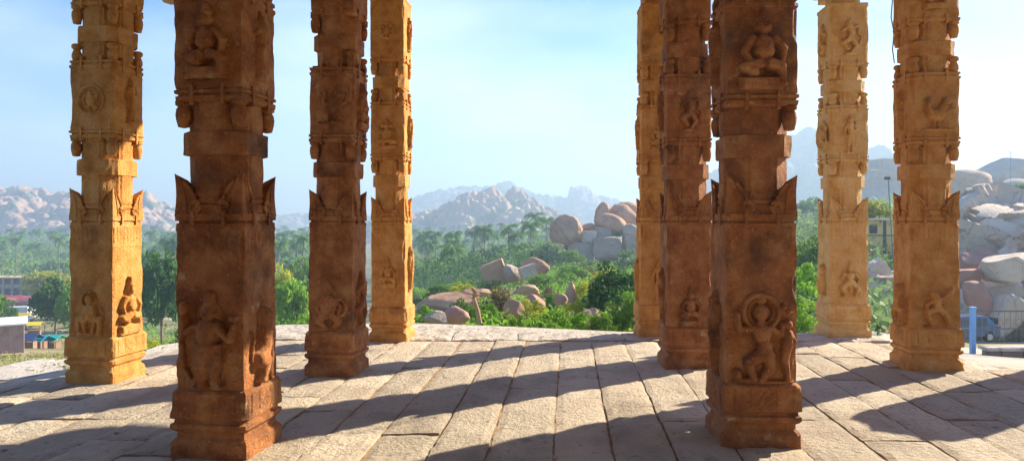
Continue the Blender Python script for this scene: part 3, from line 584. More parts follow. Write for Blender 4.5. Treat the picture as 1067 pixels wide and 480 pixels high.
B('pale flattish boulder just right of the round boulder', 602, 621, 240, 251, 152, 'pale', .5, group=P_)
B('small brown rounded boulder in the notch between the round boulder and the top rocks', 606, 621, 232, 241, 156, 'tan', group=P_)
B('wide grey block in the middle of the stacked wall of rock', 617, 649, 246, 266, 150, 'grey', .5, rough=.14, cuts=12, group=P_)
B('grey block at the right end of the stacked wall of rock', 648, 680, 245, 266, 152, 'grey', .5, rough=.14, cuts=12, group=P_)
B('pinkish block lowest in the stacked wall of rock', 619, 645, 264, 285, 151, 'pink', 1, group=P_)
B('small upright grey block on the wall of rock left of the green bush', 620, 637, 236, 248, 153, 'grey', .5, rough=.14, cuts=12, group=P_)
B('upright orange boulder at the left of the top cluster', 619, 637, 210, 240, 158, 'tan', group=P_, rot=6)
B('sloping orange boulder in front of the top cluster', 622, 653, 223, 241, 154, 'tan', group=P_, rot=22, cuts=4)
B('long orange boulder leaning down to the right in the top cluster', 634, 668, 214, 238, 159, 'tan', group=P_, rot=24)
B('rearmost orange boulder crowning the pile', 640, 672, 210, 228, 164, 'tan', group=P_, rot=14)
B('pale rounded boulder at the right foot of the top cluster', 647, 664, 233, 248, 153, 'grey', group=P_)
B('orange boulder behind the right end of the pile', 660, 700, 209, 250, 165, 'tan', group=P_)
B('pointed light orange boulder left of the mid-slope group', 503, 528, 272, 295, 82, 'tan', .5, group=Q_, rot=-20)
B('grey upright boulder in the middle of the mid-slope group', 524, 542, 275, 293, 81, 'grey', 0, cuts=15, group=Q_)
B('tan domed boulder right in the mid-slope group', 543, 572, 268, 290, 84, 'tan', group=Q_, rot=10)
B('pale tilted split slab leaning on the domed boulder', 541, 559, 276, 289, 80, 'pale', 1, group=Q_, rot=-18)
B('flat tan rock below the split slab', 534, 562, 296, 307, 52, 'tan', 0, cuts=15, group=Q_)
B('reddish rounded boulder above the bright green bush', 543, 568, 306, 324, 36, 'pink', group=Q_, rot=-6)
B('dark weathered boulder with grass on its shoulder', 524, 546, 311, 332, 28, 'tan', group=Q_, rot=-25)
B('tall split tan boulder left of the yellow bush', 587, 603, 293, 318, 44, 'tan', 0, cuts=15, group=Q_, rot=6)
B('small angular rock beside the tall split boulder', 578, 592, 306, 318, 40, 'pink', 0, cuts=15, group=Q_)
B('brown leaning rock in the gap of the green bushes near the platform edge', 606, 629, 320, 348, 22, 'tan', 0, cuts=15, group=Q_, rot=-30)
B('low grey rock at the left end behind the platform edge', 442, 466, 323, 338, 22, 'grey', 0, cuts=15, group=Q_)
B('reddish brown rounded rock just behind the platform edge', 462, 490, 318, 338, 23, 'pink', group=Q_)
B('flat sloping tan rock outcrop under the tall dark palm', 425, 500, 305, 330, 62, 'tan', 0, cuts=15, group=Q_, rot=-8, dd=.5)
B('broad flat tan rock between the palm and the mid-slope group', 480, 512, 300, 309, 64, 'tan', 0, cuts=15, group=Q_)
# right side
rq = random.Random(77)
for row, (yb, yt, dpt) in enumerate([(356, 322, 50), (332, 296, 52), (306, 268, 55), (282, 246, 58), (258, 226, 61), (238, 204, 64)]):
    x = 1000+rq.uniform(-6, 4)+(3-row)*1.5
    if row > 2: x += (row-2)*9
    while x < 1190:
        ww = rq.uniform(34, 70); j = rq.uniform(-5, 5)
        B('pale angular block among the stacked blocks of the rock face at the right edge', x-4, x+ww+4, yt+j-4, yb+j+5, dpt+rq.uniform(-1, 1), rq.choice(['pale', 'pale', 'pale', 'pink', 'grey']) if row < 3 else 'pale', rq.choice([0, 1, 1]), rot=rq.uniform(-28, 28), cat='rock', group='angular blocks of the rock face', cuts=16, rough=.05, dd=.9, sub=5)
        x += ww*.82
def cliff():
    import bmesh
    bm = bmesh.new(); bmesh.ops.create_icosphere(bm, subdivisions=7, radius=1); rn = random.Random(5)
    pts = [Vector((rn.uniform(-1.2, 1.2), rn.uniform(-1.2, 1.2), rn.uniform(-1.2, 1.2))) for _ in range(90)]; nrm = [Vector((rn.gauss(0, 1), rn.gauss(0, 1), rn.gauss(0, 1))).normalized() for _ in pts]; off = [rn.uniform(-.035, .035) for _ in pts]
    from mathutils import kdtree
    kd = kdtree.KDTree(len(pts)); [kd.insert(p, i) for i, p in enumerate(pts)]; kd.balance()
    pts2 = [Vector((rn.uniform(-1.2, 1.2), rn.uniform(-1.2, 1.2), rn.uniform(-1.2, 1.2))) for _ in range(900)]; nrm2 = [Vector((rn.gauss(0, 1), rn.gauss(0, 1), rn.gauss(0, 1))).normalized() for _ in pts2]
    kd2 = kdtree.KDTree(len(pts2)); [kd2.insert(p, i) for i, p in enumerate(pts2)]; kd2.balance()
    for v in bm.verts:
        p = v.co.copy(); n0 = p.copy(); w_ = p+Vector((noise.noise(p*4), noise.noise(p*4+Vector((9, 0, 0))), 0))*.05
        _, i, _ = kd.find(w_); _, j, _ = kd2.find(w_)
        d = off[i]+.55*(p-pts[i]).dot(nrm[i])+.40*(p-pts2[j]).dot(nrm2[j]); d = max(-.26, min(.26, d))
        v.co = n0*(.92+d)+Vector((0, 0, 0))
        # boxier outline
        for k in range(3): v.co[k] = math.copysign(abs(v.co[k])**.75, v.co[k])
    me = bpy.data.meshes.new('rock_outcrop'); bm.to_mesh(me); bm.free()
    return me
me = cliff(); c = at(1090, 285, 62); me.transform(Matrix.Diagonal((8.6, 7.5, 7.6, 1))); me.materials.append(M['pale'])
o = link('rock_outcrop', me, None, None, loc=(c.x-.6, c.y, -3.4)); o.rotation_euler = (R(8), R(-6), R(25))
tag(o, 'massive pale quarried rock face filling the right edge above the parked car', 'rock face')
S_ = 'loose rocks below the rock face'
B('pale pointed slab jutting out of the rock face', 1026, 1072, 266, 290, 50, 'pale', 1, rot=-12, cat='rock', group=S_, cuts=20, rough=.04)
B('pink rounded boulder at the left foot of the rock face', 1000, 1030, 292, 326, 48, 'pink', cat='rock', group=S_, cuts=18)
B('smaller pink rock on top of the pink boulder', 990, 1020, 280, 298, 51, 'pink', .5, cat='rock', group=S_)
B('leaning pale plate of rock behind the fence', 1030, 1062, 306, 348, 47.5, 'pale', 1, rot=30, cat='rock', group=S_, cuts=20, rough=.04)
B('white triangular block left of the rightmost pillar', 906, 931, 270, 312, 46, 'pale', 1, rot=-28, cat='rock', group=S_)
B('grey split block low beside the fence left of the rightmost pillar', 900, 924, 294, 326, 42, 'pale', 1, rot=20, cat='rock', group=S_)
B('small pale block behind the white triangular block', 914, 944, 286, 330, 44, 'grey', 1, cat='rock', group=S_)
D_ = 'far boulders on the right skyline'
B('flat-topped blue-grey boulder on the skyline left of the rightmost pillar', 906, 945, 166, 183, 350, 'grey', .7, cat='boulder', group=D_)
B('broad smooth boulder under the flat-topped skyline boulder', 896, 960, 178, 205, 345, 'grey', .2, group=D_)
B('lower rounded boulder above the cream building', 885, 950, 196, 232, 335, 'grey', group=D_)
B('tan smooth rock dome right of the rightmost pillar', 985, 1036, 178, 212, 250, 'tan', rot=10, group=D_)
B('dark grey rock dome on the right skyline behind the pole', 1018, 1100, 164, 200, 280, 'grey', rot=4, group=D_)
B('second tan rock dome lower at the right edge', 1030, 1100, 186, 215, 230, 'grey', group=D_)

# ------------------------------------------------------------------ distant hills
def hill(pts, d, thick, basez, cell, m, seed, nu=170, nv=54, dome=.5):
    P = [at(p, q, d) for p, q in pts]; xs = [p.x for p in P]; zs = [p.z for p in P]; v = []
    for j in range(nv+1):
        t = -1+2*j/nv
        for i in range(nu+1):
            x = xs[0]+(xs[-1]-xs[0])*i/nu; zr = float(np.interp(x, xs, zs)); y = d+t*thick
            pr = (1-abs(t)**1.25); e = min(1, i/12, (nu-i)/12)
            z = basez+(zr-basez)*pr
            q = Vector((x/cell, y/cell*1.0, z/cell*1.3+seed)); ds, _ = noise.voronoi(q)
            q2 = q*2.3; ds2, _ = noise.voronoi(q2)
            ds3, _ = noise.voronoi(q*5.1); big = .45+.9*max(0, noise.noise(q*.35)+.35); hgt = cell*dome*big*(math.sqrt(max(0, 1-(ds[0]/.75)**2))-.5)+cell*dome*.42*(math.sqrt(max(0, 1-(ds2[0]/.75)**2))-.5)+cell*dome*.2*(math.sqrt(max(0, 1-(ds3[0]/.75)**2))-.5)+cell*.18*noise.noise(q*.5)
            k = min(1, pr*3); z += hgt*k; yy = y-hgt*.6*k
            v.append((x, yy, z))
    n = nu+1; f = [(j*n+i, j*n+i+1, (j+1)*n+i+1, (j+1)*n+i) for j in range(nv) for i in range(nu)]
    o = link('hill', mesh('hill', v, f), M[m]); tag(o, kind='structure'); return o
hill([(-420, 214), (-250, 206), (-120, 200), (-40, 196), (0, 201), (22, 198), (45, 203), (70, 205), (110, 208), (150, 207), (165, 214), (185, 228), (215, 240), (250, 250)], 900, 150, -24, 30, 'hill', 3, 330, 90, .62)
hill([(280, 252), (330, 247), (380, 244), (425, 232), (440, 226), (462, 219), (476, 209), (488, 207), (500, 207), (516, 206), (536, 206), (552, 209), (562, 217), (578, 230), (600, 240), (640, 250)], 820, 110, -24, 27, 'hill', 8, 240, 90, .7)
hill([(240, 240), (290, 227), (320, 226), (350, 233), (400, 226), (428, 212), (445, 203), (470, 197), (500, 197), (513, 196), (520, 192), (530, 190), (536, 194), (560, 206), (580, 207), (592, 208), (594, 198), (600, 195), (612, 196), (616, 203), (628, 208), (680, 216), (740, 222), (800, 234)], 1750, 260, -24, 26, 'farhill', 12, 220, 60, .6)
hill([(640, 232), (700, 205), (760, 176), (800, 155), (825, 144), (842, 139), (860, 141), (880, 146), (898, 153), (908, 160), (925, 172), (960, 184), (1010, 190), (1100, 196), (1300, 215)], 1150, 260, -20, 34, 'farhill', 17, 220, 60, .65)

# ------------------------------------------------------------------ vegetation
def leafquads(centers, rads, nleaf, size, seed, droop=.3, up=.0):
    g = np.random.default_rng(seed); V = []; 
    for c, r in zip(centers, rads):
        n = max(4, int(nleaf*(r[0]*r[1]*r[2])**.5 if False else nleaf))
        d = g.normal(size=(n, 3)); d /= np.linalg.norm(d, axis=1)[:, None]; rad = g.uniform(.55, 1.05, (n, 1))**.6
        p = np.array(c)+d*rad*np.array(r)
        a = g.normal(size=(n, 3)); a[:, 2] -= droop; a /= np.linalg.norm(a, axis=1)[:, None]
        b = np.cross(a, d+g.normal(size=(n, 3))*.7); b /= np.linalg.norm(b, axis=1)[:, None]+1e-6
        s = size*g.uniform(.6, 1.3, (n, 1))
        q = np.stack([p-a*s*.5, p+b*s*.28+a*s*.05, p+a*s*.55, p-b*s*.28+a*s*.05], 1); V.append(q.reshape(-1, 3))
    V = np.concatenate(V); n = len(V)//4
    return V, [(4*i, 4*i+1, 4*i+2, 4*i+3) for i in range(n)]
def crownmesh(seed, nclump=22, nleaf=90, size=.085, shape=(.5, .5, .36), zc=.64, lo=.28, spread=1):
    g = random.Random(seed); cs = []; rs = []
    for k in range(nclump):
        while True:
            p = [g.uniform(-1, 1) for _ in range(3)]; q = math.sqrt(sum(a*a for a in p))
            if .25 < q < 1: break
        r = g.uniform(.10, .20)
        cs.append((p[0]*(shape[0]-.08), p[1]*(shape[1]-.08), zc+p[2]*(shape[2]-.06))); rs.append((r, r, r*.75))
    V, Fq = leafquads(cs, rs, nleaf, size, seed); return mesh('crown', V, Fq), cs
def trunkmesh(cs, seed, r=.028):
    mb = MB(); g = random.Random(seed); top = (g.uniform(-.04, .04), g.uniform(-.04, .04), .55)
    mb.tube([(0, 0, -.08), (0.01, 0, .12), (top[0]*.6, top[1]*.6, .34), top], [r*1.4, r, r*.8, r*.45], 7)
    for c in cs[::3]:
        s = (top[0]*.6, top[1]*.6, g.uniform(.22, .4)); m = [(s[k]+c[k])/2+g.uniform(-.03, .03) for k in range(3)]
        mb.tube([s, m, c], [r*.5, r*.32, r*.12], 5)
    return mb.mesh('trunk', True)
TREES = {}
def treekind(key, leaf, seed, **k):
    me, cs = crownmesh(seed, **k); me.materials.append(M[leaf]); tm = trunkmesh(cs, seed); tm.materials.append(M['trunk'])
    r = (me, tm); TREES[key] = r
for i in range(3):
    for nm, leaf in (('green', 'leaf_green'), ('dark', 'leaf_dark'), ('yellow', 'leaf_yellow'), ('grey', 'leaf_grey'), ('bright', 'leaf_bright')):
        treekind(f't_{nm}{i}', leaf, 10*i+hash(nm) % 1+len(nm)*3+i, nclump=26, nleaf=110, size=.075)
for i in range(3):
    for nm, leaf in (('green', 'leaf_green'), ('dark', 'leaf_dark'), ('yellow', 'leaf_yellow'), ('grey', 'leaf_grey'), ('bright', 'leaf_bright'), ('dry', 'leaf_dry')):
        treekind(f'b_{nm}{i}', leaf, 50+7*i+len(nm), nclump=30, nleaf=130, size=.06, shape=(.52, .5, .46), zc=.46)
TI = [0]
def tree(label, px, pyt, d, wpx, kind='t_green', cat='tree', group=None, base=None, name=None):
    TI[0] += 1; c = gpt(px, d)
    if base is not None: c.z = zof(base, d)
    h = zof(pyt, d)-c.z; wd = wpx/F*d
    if kind[0] == 'b': wd = max(wd, h*.8)
    me, tm = TREES[kind+str(TI[0] % 3)]
    root = empty(name or ('bush' if kind[0] == 'b' else 'tree'), (c.x, d, c.z), TI[0]*2.4, (wd, wd, h))
    tag(root, label, cat, group); link('trunk' if kind[0] == 't' else 'stem', tm, None, root); link('crown' if kind[0] == 't' else 'foliage', me, None, root); return root
def bush(label, px, pyt, d, wpx, kind, group='bushes on the slope below the platform', base=None): return tree(label, px, pyt, d, wpx, 'b_'+kind, 'bush', group, base)
bush('wide bright green feathery bush touching the platform edge in the central bay', 574, 316, 17, 50, 'bright')
bush('bright green bush right beside the wide feathery bush', 604, 318, 18, 36, 'bright')
bush('low bright green bush at the left part of the platform edge', 540, 322, 17, 30, 'bright')
bush('big dark green bushy shrub left of the pillar in the central bay', 640, 266, 30, 46, 'dark')
bush('light green bush in front of the dark shrub at the right of the central bay', 654, 298, 19, 38, 'green')
bush('yellow-green bush in the middle of the boulder slope', 610, 287, 44, 30, 'yellow')
bush('brown dry shrub left of the dark weathered boulder', 521, 293, 33, 24, 'dry')
bush('ochre dry shrub between the flat rocks and the tall split boulder', 570, 293, 48, 22, 'dry')
bush('green bush right of the leaning post', 508, 309, 26, 26, 'green')
bush('dark green bush left of the leaning post', 484, 305, 30, 24, 'green')
bush('green bush at the far left of the central bay by the yellow pillar', 440, 312, 27, 30, 'bright')
bush('round green bush in front of the domed boulder', 566, 281, 70, 34, 'green')
bush('large soft green bush beneath the stacked wall of rock', 612, 268, 90, 52, 'grey')
bush('green bush climbing the tall grey block', 598, 258, 120, 26, 'green')
bush('grey-green bush at the right end under the stacked wall of rock', 655, 257, 95, 34, 'grey')
bush('small bright bush growing on top of the stacked wall of rock', 642, 237, 153, 18, 'bright', base=247)
bush('dark bush under the pointed light orange boulder', 515, 288, 70, 32, 'dark')
bush('green bush between the tall split boulder and the reddish boulder', 577, 300, 42, 24, 'green')
bush('yellowish bush below the yellow-green bush', 596, 308, 30, 24, 'yellow')
bush('deep green bush at the lower right of the brown leaning rock', 630, 322, 18, 26, 'green')
bush('pale green sapling clump between reddish boulder and platform edge', 556, 306, 30, 18, 'yellow')
rb = random.Random(21)
for k in range(120):
    d = 22+115*rb.random()**1.3; px = rb.uniform(425, 672); c = gpt(px, d); hh = rb.uniform(.7, 1.7)*(1+d/110)
    if px > 556 and HY-(c.z+hh-EYE)/d*F < 268: continue
    if hides(px, HY-(c.z+hh-EYE)/d*F, hh*.5/d*F, d): continue
    bush('small leafy bush among the rocks of the slope in the central bay', px, HY-(c.z+hh-EYE)/d*F, d, hh*rb.uniform(1.1, 1.7)/d*F, rb.choice(['green', 'bright', 'yellow', 'grey', 'green', 'bright', 'dry', 'dark']), 'small bushes scattered over the central slope')
for k in range(14):
    d = 24+100*rb.random()**1.2; px = rb.uniform(425, 670); c = gpt(px, d); ww = rb.uniform(.5, 1.6)*(1+d/80); py = HY-(c.z+ww*.35-EYE)/d*F; w2 = ww/d*F/2
    B('small tan rock half hidden among the bushes of the central slope', px-w2, px+w2, py, py+w2*1.3, d, rb.choice(['tan', 'pink', 'grey']), 0, cuts=15, cat='rock', group='small rocks scattered over the central slope', sub=3)
# left gaps
tree('big dark round tree left of the left foreground pillar', 168, 258, 70, 52, 't_dark')
tree('pale green tree rising behind the big dark round tree', 188, 270, 90, 40, 't_green')
bush('small yellow bush at the foot of the big dark tree', 165, 348, 22, 26, 'yellow', None)
bush('green shrub by the pale rock beside the left foreground pillar', 195, 335, 30, 30, 'green', None)
tree('light green tree between the two left pillars, above the sunlit ledge', 305, 286, 60, 44, 't_bright')
tree('dark green tree behind the light green tree between the left pillars', 318, 268, 110, 46, 't_green')
tree('yellowish tree at the left of the gap between the left pillars', 292, 276, 85, 36, 't_yellow')
bush('low bushes mound under the light green tree between the left pillars', 318, 315, 30, 34, 'green', None)
tree('dark leafy tree in front of the market at the far left', 57, 284, 110, 46, 't_dark')
tree('green crown beside the pillar right of the market tree', 78, 296, 100, 40, 't_green')
tree('thin yellowish tree above the old arcade at the far left', 44, 280, 190, 36, 't_yellow')
bush('dark bush beside the white truck at the far left', 4, 309, 120, 22, 'dark', None)
tree('leafy tree just outside the shed', -14, 300, 100, 50, 't_green')
# right
bush('tall bright green shrub just right of the right foreground pillar', 836, 262, 26, 34, 'bright', None)
bush('dark green shrub behind the bright shrub in the gap right of the foreground pillar', 838, 236, 50, 40, 'green', None)
bush('bright low bush between the foreground pillar and the blue post', 830, 300, 20, 26, 'bright', None)
tree('yellow-green tree above the cream building', 912, 206, 75, 34, 't_yellow', base=262)
tree('green tree beside the cream building behind the pale pillar', 880, 215, 90, 40, 't_green')
bush('green creeper bush at the foot of the cream building', 914, 264, 60, 24, 'green', None, base=282)
bush('bright green bush by the fence left of the rightmost pillar', 912, 318, 30, 26, 'bright', None)
G_ = 'bushes on top of the rock face'
bush('bush on the left shoulder of the rock face by the rightmost pillar', 1010, 199, 72, 34, 'green', G_, base=222)
bush('dark bush second from the left on top of the rock face', 1035, 195, 78, 30, 'dark', G_, base=214)
bush('green bush on the rock face near the right edge', 1060, 189, 90, 32, 'green', G_, base=206)
tree('green crown left of the skyline boulders behind the pale pillar', 850, 205, 200, 40, 't_green')

# palms
def palmmesh(seed):
    g = random.Random(seed); mb = MB(); nf = 22
    for k in range(nf):
        a = 2*math.pi*k/nf+g.uniform(-.15, .15); el = g.uniform(-.25, 1.15); Ln = g.uniform(.85, 1.1); pts = []
        p = Vector((0, 0, 0)); e = el
        for s in range(9):
            pts.append(p.copy()); p = p+Vector((math.cos(a)*math.cos(e), math.sin(a)*math.cos(e), math.sin(e)))*Ln/8; e -= .20+.05*s*.5
        side = Vector((-math.sin(a), math.cos(a), 0))
        for s in range(8):
            for q in (0, .5):
                c = pts[s].lerp(pts[s+1], q); t = (pts[s+1]-pts[s]).normalized(); ln = .26*math.sin(math.pi*min(1, (s+q+1)/9.5))+.05
                for sg in (-1, 1):
                    tip = c+side*sg*ln*.75+t*ln*.45+Vector((0, 0, -ln*.55)); mb.add([c-t*.02, c+t*.035, tip], [(0, 1, 2)])
        for s in range(8):
            mb.add([pts[s]-side*.006, pts[s]+side*.006, pts[s+1]+side*.005, pts[s+1]-side*.005], [(0, 1, 2, 3)])
    return mb.mesh('crown')
PALMS = []
for s in range(5):
    me = palmmesh(s); me.materials.append(M['palm']); PALMS.append(me)
mb = MB(); mb.tube([(0, 0, -.05), (.01, 0, .3), (.015, .01, .65), (0, 0, 1)], [.02, .014, .012, .010], 6); PT = mb.mesh('trunk', True); PT.materials.append(M['trunk'])
def palm(label, px, pyc, d, r, group='coconut palms of the valley'):
    c = gpt(px, d); top = zof(pyc, d); h = top-c.z; root = empty('palm_tree', c, random.random()*6)
    tag(root, label, 'palm tree', group)
    link('trunk', PT, None, root, loc=(0, 0, 0), scale=(h*.9, h*.9, h)); link('crown', random.choice(PALMS), None, root, loc=(0, 0, h), scale=(r, r, r)); return root
palm('tall dark palm with hanging fronds above the flat tan rock', 470, 262, 120, 3.4)
palm('tall palm standing clear left of the round boulder', 553, 236, 165, 3.8)
palm('tall palm sticking up in front of the rocky hill in the central bay', 503, 240, 240, 4.2)
palm('short palm just left of the round boulder', 540, 258, 150, 3.0)
rp = random.Random(11)
for k in range(190):
    d = 185+560*rp.random()**1.3; seg_ = rp.choice([(-30, 70), (140, 185), (285, 330), (425, 572), (425, 572), (-30, 70), (60, 340)]); px = rp.uniform(*seg_)
    ht = rp.uniform(11, 18)
    if px < 70 and d < 250: continue
    c = gpt(px, d); py = HY-(c.z+ht-EYE)/d*F
    palm('distant coconut palm in the hazy valley grove', px, py, d, rp.uniform(3.4, 4.6))
for k in range(60):
    d = 130+330*rp.random()**1.2; seg_ = rp.choice([(70, 200), (285, 335), (425, 575), (425, 575), (425, 575), (20, 80)]); px = rp.uniform(*seg_)
    if px < 68 and d < 245: continue
    c = gpt(px, d); ht = rp.uniform(6, 11); py = HY-(c.z+ht-EYE)/d*F
    tree('small leafy tree among the palms of the valley grove', px, py, d, rp.uniform(8, 13)/d*F, rp.choice(['t_green', 't_grey', 't_dark', 't_bright', 't_green', 't_yellow']), group='leafy trees of the valley grove')
# canopy mass and undergrowth
def scatter(name, label, cat, m, n, fpx, fd, fsize, hfun, seed, spr=.9, per=14):
    g = random.Random(seed); cs = []; V = []; rg = np.random.default_rng(seed)
    for k in range(n):
        px = fpx(g); d = fd(g); c = gpt(px, d)
        s = fsize(g, d); hz_ = hfun(g, d)
        if 556 < px < 700 and d < 185 and HY-(c.z+hz_+s-EYE)/d*F < 272: continue
        if d < 110 and hides(px, HY-(c.z+hz_+s-EYE)/d*F, s/d*F*.6, d): continue
        if px < 68 and 60 < d < 236 and HY-(c.z+hz_+s-EYE)/d*F > 0 and hz_+s > 1.2: continue
        cs.append((c.x, c.y, c.z+hz_, s))
    cs = np.array(cs); n = len(cs)
    P = np.repeat(cs[:, :3], per, 0); S = np.repeat(cs[:, 3], per)[:, None]
    P = P+rg.normal(size=P.shape)*S*np.array([spr, spr, spr*.6])
    a = rg.normal(size=P.shape); a /= np.linalg.norm(a, axis=1)[:, None]; b = np.cross(a, rg.normal(size=P.shape)); b /= np.linalg.norm(b, axis=1)[:, None]
    s = S*rg.uniform(.3, .6, S.shape)
    Q = np.stack([P-a*s*.6, P+b*s*.35, P+a*s*.7, P-b*s*.35], 1).reshape(-1, 3)
    f = [(4*i, 4*i+1, 4*i+2, 4*i+3) for i in range(len(Q)//4)]
    o = link(name, mesh(name, Q, f), M[m]); tag(o, label, cat, None, 'stuff'); return o
vall = lambda g: g.choice([g.uniform(-60, 340), g.uniform(400, 600), g.uniform(400, 600)])
scatter('forest_canopy', 'dense hazy green canopy of the valley grove below the hills', 'forest', 'leaf_green', 7500, vall, lambda g: 190+650*g.random()**1.2, lambda g, d: .5+d*g.uniform(.0035, .006), lambda g, d: g.uniform(0, 9), 1, per=16)
scatter('forest_undergrowth', 'dark green trees filling the valley between the palms', 'forest', 'leaf_dark', 4500, vall, lambda g: 110+500*g.random()**1.2, lambda g, d: .3+d*g.uniform(.004, .0065), lambda g, d: g.uniform(0, 6), 2, per=14)
scatter('undergrowth', 'low green scrub covering the slope below the platform', 'scrub', 'leaf_bright', 2600, lambda g: g.choice([g.uniform(480, 690), g.uniform(425, 690), g.uniform(560, 690), g.uniform(150, 330)]), lambda g: 18+110*g.random()**1.2, lambda g, d: g.uniform(.10, .2)+d*.004, lambda g, d: g.uniform(0, .5)+d*.006, 3, per=12)
scatter('hillside_scrub', 'mixed green scrub on the hillside right of the foreground pillar', 'scrub', 'leaf_grey', 1800, lambda g: g.uniform(690, 935), lambda g: 24+240*g.random()**1.3, lambda g, d: g.uniform(.2, .4)+d*.010, lambda g, d: g.uniform(0, .6)+d*.012, 4, per=12)
scatter('grass', 'yellow-green grass tufts on the slope at the far left', 'grass', 'grass', 2600, lambda g: g.uniform(-60, 200), lambda g: 8+60*g.random()**1.4, lambda g, d: .05+d*.004, lambda g, d: .03, 5, per=9)

# ------------------------------------------------------------------ things on the far left
concrete = mat('weathered_concrete', [(.36, .31, .26), (.50, .44, .37)], .3, .9, .3, 3, .1, extra=[((.2, .17, .14), .8, .55, .75)])
whitep = flat('white_paint', (.78, .78, .76), .35, .5); glass = flat('dark_glass', (.03, .04, .05), .1, .6); tyre = flat('tyre_rubber', (.03, .03, .03), .9)
def arcade():
    d = 236; c = gpt(-6, d); x0 = (-80-CX)/F*d; x1 = (49-CX)/F*d; z = c.z-.5; Z1 = zof(288.5, d)
    root = empty('arcaded_building', (0, 0, 0)); tag(root, 'long two storey ruin with rows of pillars at the far left behind the market', 'building')
    hh = Z1-z; st = hh/2
    mb = MB(); mb.box(x0, x1, d+5, d+5.5, z, Z1-.45); mb.build('wall', concrete, root)
    mb = MB(); mb.box(x0-.5, x1+.5, d-.6, d+6, Z1-.4, Z1); mb.build('roof', flat('tan_parapet', (.55, .40, .28), .9), root)
    mb = MB(); mb.box(x0, x1, d-.3, d+4.99, z+st-.3, z+st); mb.build('floor_slab', concrete, root)
    n = 14; dx = (x1-x0)/n
    for k in range(n+1):
        m2 = MB(); xx = x0+k*dx; m2.box(xx-.28, xx+.28, d, d+.5, z, z+st-.31); m2.box(xx-.42, xx+.42, d-.05, d+.55, z+st-.75, z+st-.305)
        m2.box(xx-.28, xx+.28, d, d+.5, z+st+.005, Z1-.41)
        m2.build('column', concrete, root)
    for k in range(n):
        m2 = MB(); xx = x0+k*dx+.45; ww = dx-.9; a = z+st+.9
        m2.box(xx, xx+ww, d+.2, d+.3, z+st+.002, a); m2.build('balustrade', concrete, root)
arcade()
def vehicle(label, px, d, ln, wd, ht, rz, col, kind='van', cat='van', group='vehicles by the market'):
    c = gpt(px, d); root = empty('van' if kind == 'van' else ('truck' if kind == 'truck' else 'parked_car'), (c.x, c.y, c.z), rz); tag(root, label, cat, group)
    if kind == 'car': prof = [(0, .32), (0, .75), (.06, .82), (.24, .92), (.36, ht*.97), (.5, ht), (.80, ht*.98), (.95, .95), (1, .88), (1, .35)]
    elif kind == 'van': prof = [(0, .35), (0, .95), (.05, 1.1), (.16, ht*.93), (.22, ht), (.98, ht), (1, ht*.96), (1, .35)]
    else: prof = [(0, .45), (0, 1.2), (.04, ht*.78), (.08, ht*.82), (.26, ht*.82), (.265, ht), (1, ht), (1, .8), (.27, .7), (.26, .45)]
    m2 = MB(); v = []; n = len(prof)
    secs = [(-.5, .93), (-.46, 1), (.46, 1), (.5, .93)]
    for (yy, s) in secs:
        for (a, z) in prof:
            tum = 1 if z < .9 else 1-.12*(z-.9)/max(.3, ht-.9); v.append(((a-.5)*ln*(.985 if s < 1 else 1), yy*wd*tum, z*(s if z > .6 else 1) if z > ht*.9 else z))
    f = [(i*n+k, i*n+(k+1) % n, (i+1)*n+(k+1) % n, (i+1)*n+k) for i in range(3) for k in range(n)]+[tuple(range(n)), tuple(3*n+k for k in reversed(range(n)))]
    m2.add(v, f); m2.build('body', col, root)
    # windows
    if kind == 'car': W = [(.30, .55, .95, ht*.90), (.57, .80, .95, ht*.90)]
    elif kind == 'van': W = [(.18, .34, 1.15, ht*.88), (.38, .60, 1.15, ht*.88), (.64, .90, 1.15, ht*.88)]
    else: W = [(.07, .2, 1.3, ht*.74)]
    for (a, b, z0, z1) in W:
        for sg in (-1, 1):
            t0 = 1-.12*(z0-.9)/max(.3, ht-.9); t1 = 1-.12*(z1-.9)/max(.3, ht-.9)
            m3 = MB(); y0 = sg*wd/2*t0; y1 = sg*wd/2*t1; e = sg*.012
            m3.add([((a-.5)*ln, y0+e, z0), ((b-.5)*ln, y0+e, z0), ((b-.5-.01)*ln, y1+e, z1), ((a-.5+.03)*ln, y1+e, z1), ((a-.5)*ln, y0-e, z0), ((b-.5)*ln, y0-e, z0), ((b-.5-.01)*ln, y1-e, z1), ((a-.5+.03)*ln, y1-e, z1)], [(0,1,2,3),(4,7,6,5),(0,4,5,1),(1,5,6,2),(2,6,7,3),(3,7,4,0)])
            m3.build('side_window', glass, root)
    m3 = MB(); m3.box(.485*ln, .503*ln, -wd*.38, wd*.38, ht*.66, ht*.90); m3.build('rear_window', glass, root)
    for sg in (-1, 1):
        m3 = MB(); m3.box(.492*ln, .507*ln, sg*wd*.42-.1, sg*wd*.42+.1, .72, .92); m3.build('tail_light', flat('red_lamp', (.5, .03, .02), .3), root)
    m3 = MB(); m3.box(.49*ln, .512*ln, -wd*.46, wd*.46, .36, .56); m3.build('bumper', flat('bumper', (.2, .22, .25), .6), root)
    wr = .31 if kind == 'car' else .36
    for a in (-.32, .32):
        for sg in (-1, 1):
            m3 = MB(); yy = sg*(wd/2-.09); m3.tube([(a*ln, yy-.1, wr), (a*ln, yy+.1, wr)], wr, 16); wh = m3.build('wheel', tyre, root)
            m3 = MB(); m3.tube([(a*ln, yy-.11, wr), (a*ln, yy+.11, wr)], wr*.6, 12); m3.build('rim', flat('rim_grey', (.5, .5, .52), .4), wh)
    return root
vehicle('white box truck parked at the far left by the market', 16, 168, 6.0, 2.2, 2.9, .15, whitep, 'truck', 'truck')
vehicle('white minibus right of the white truck in the market', 28, 172, 4.6, 1.9, 2.1, 0, whitep)
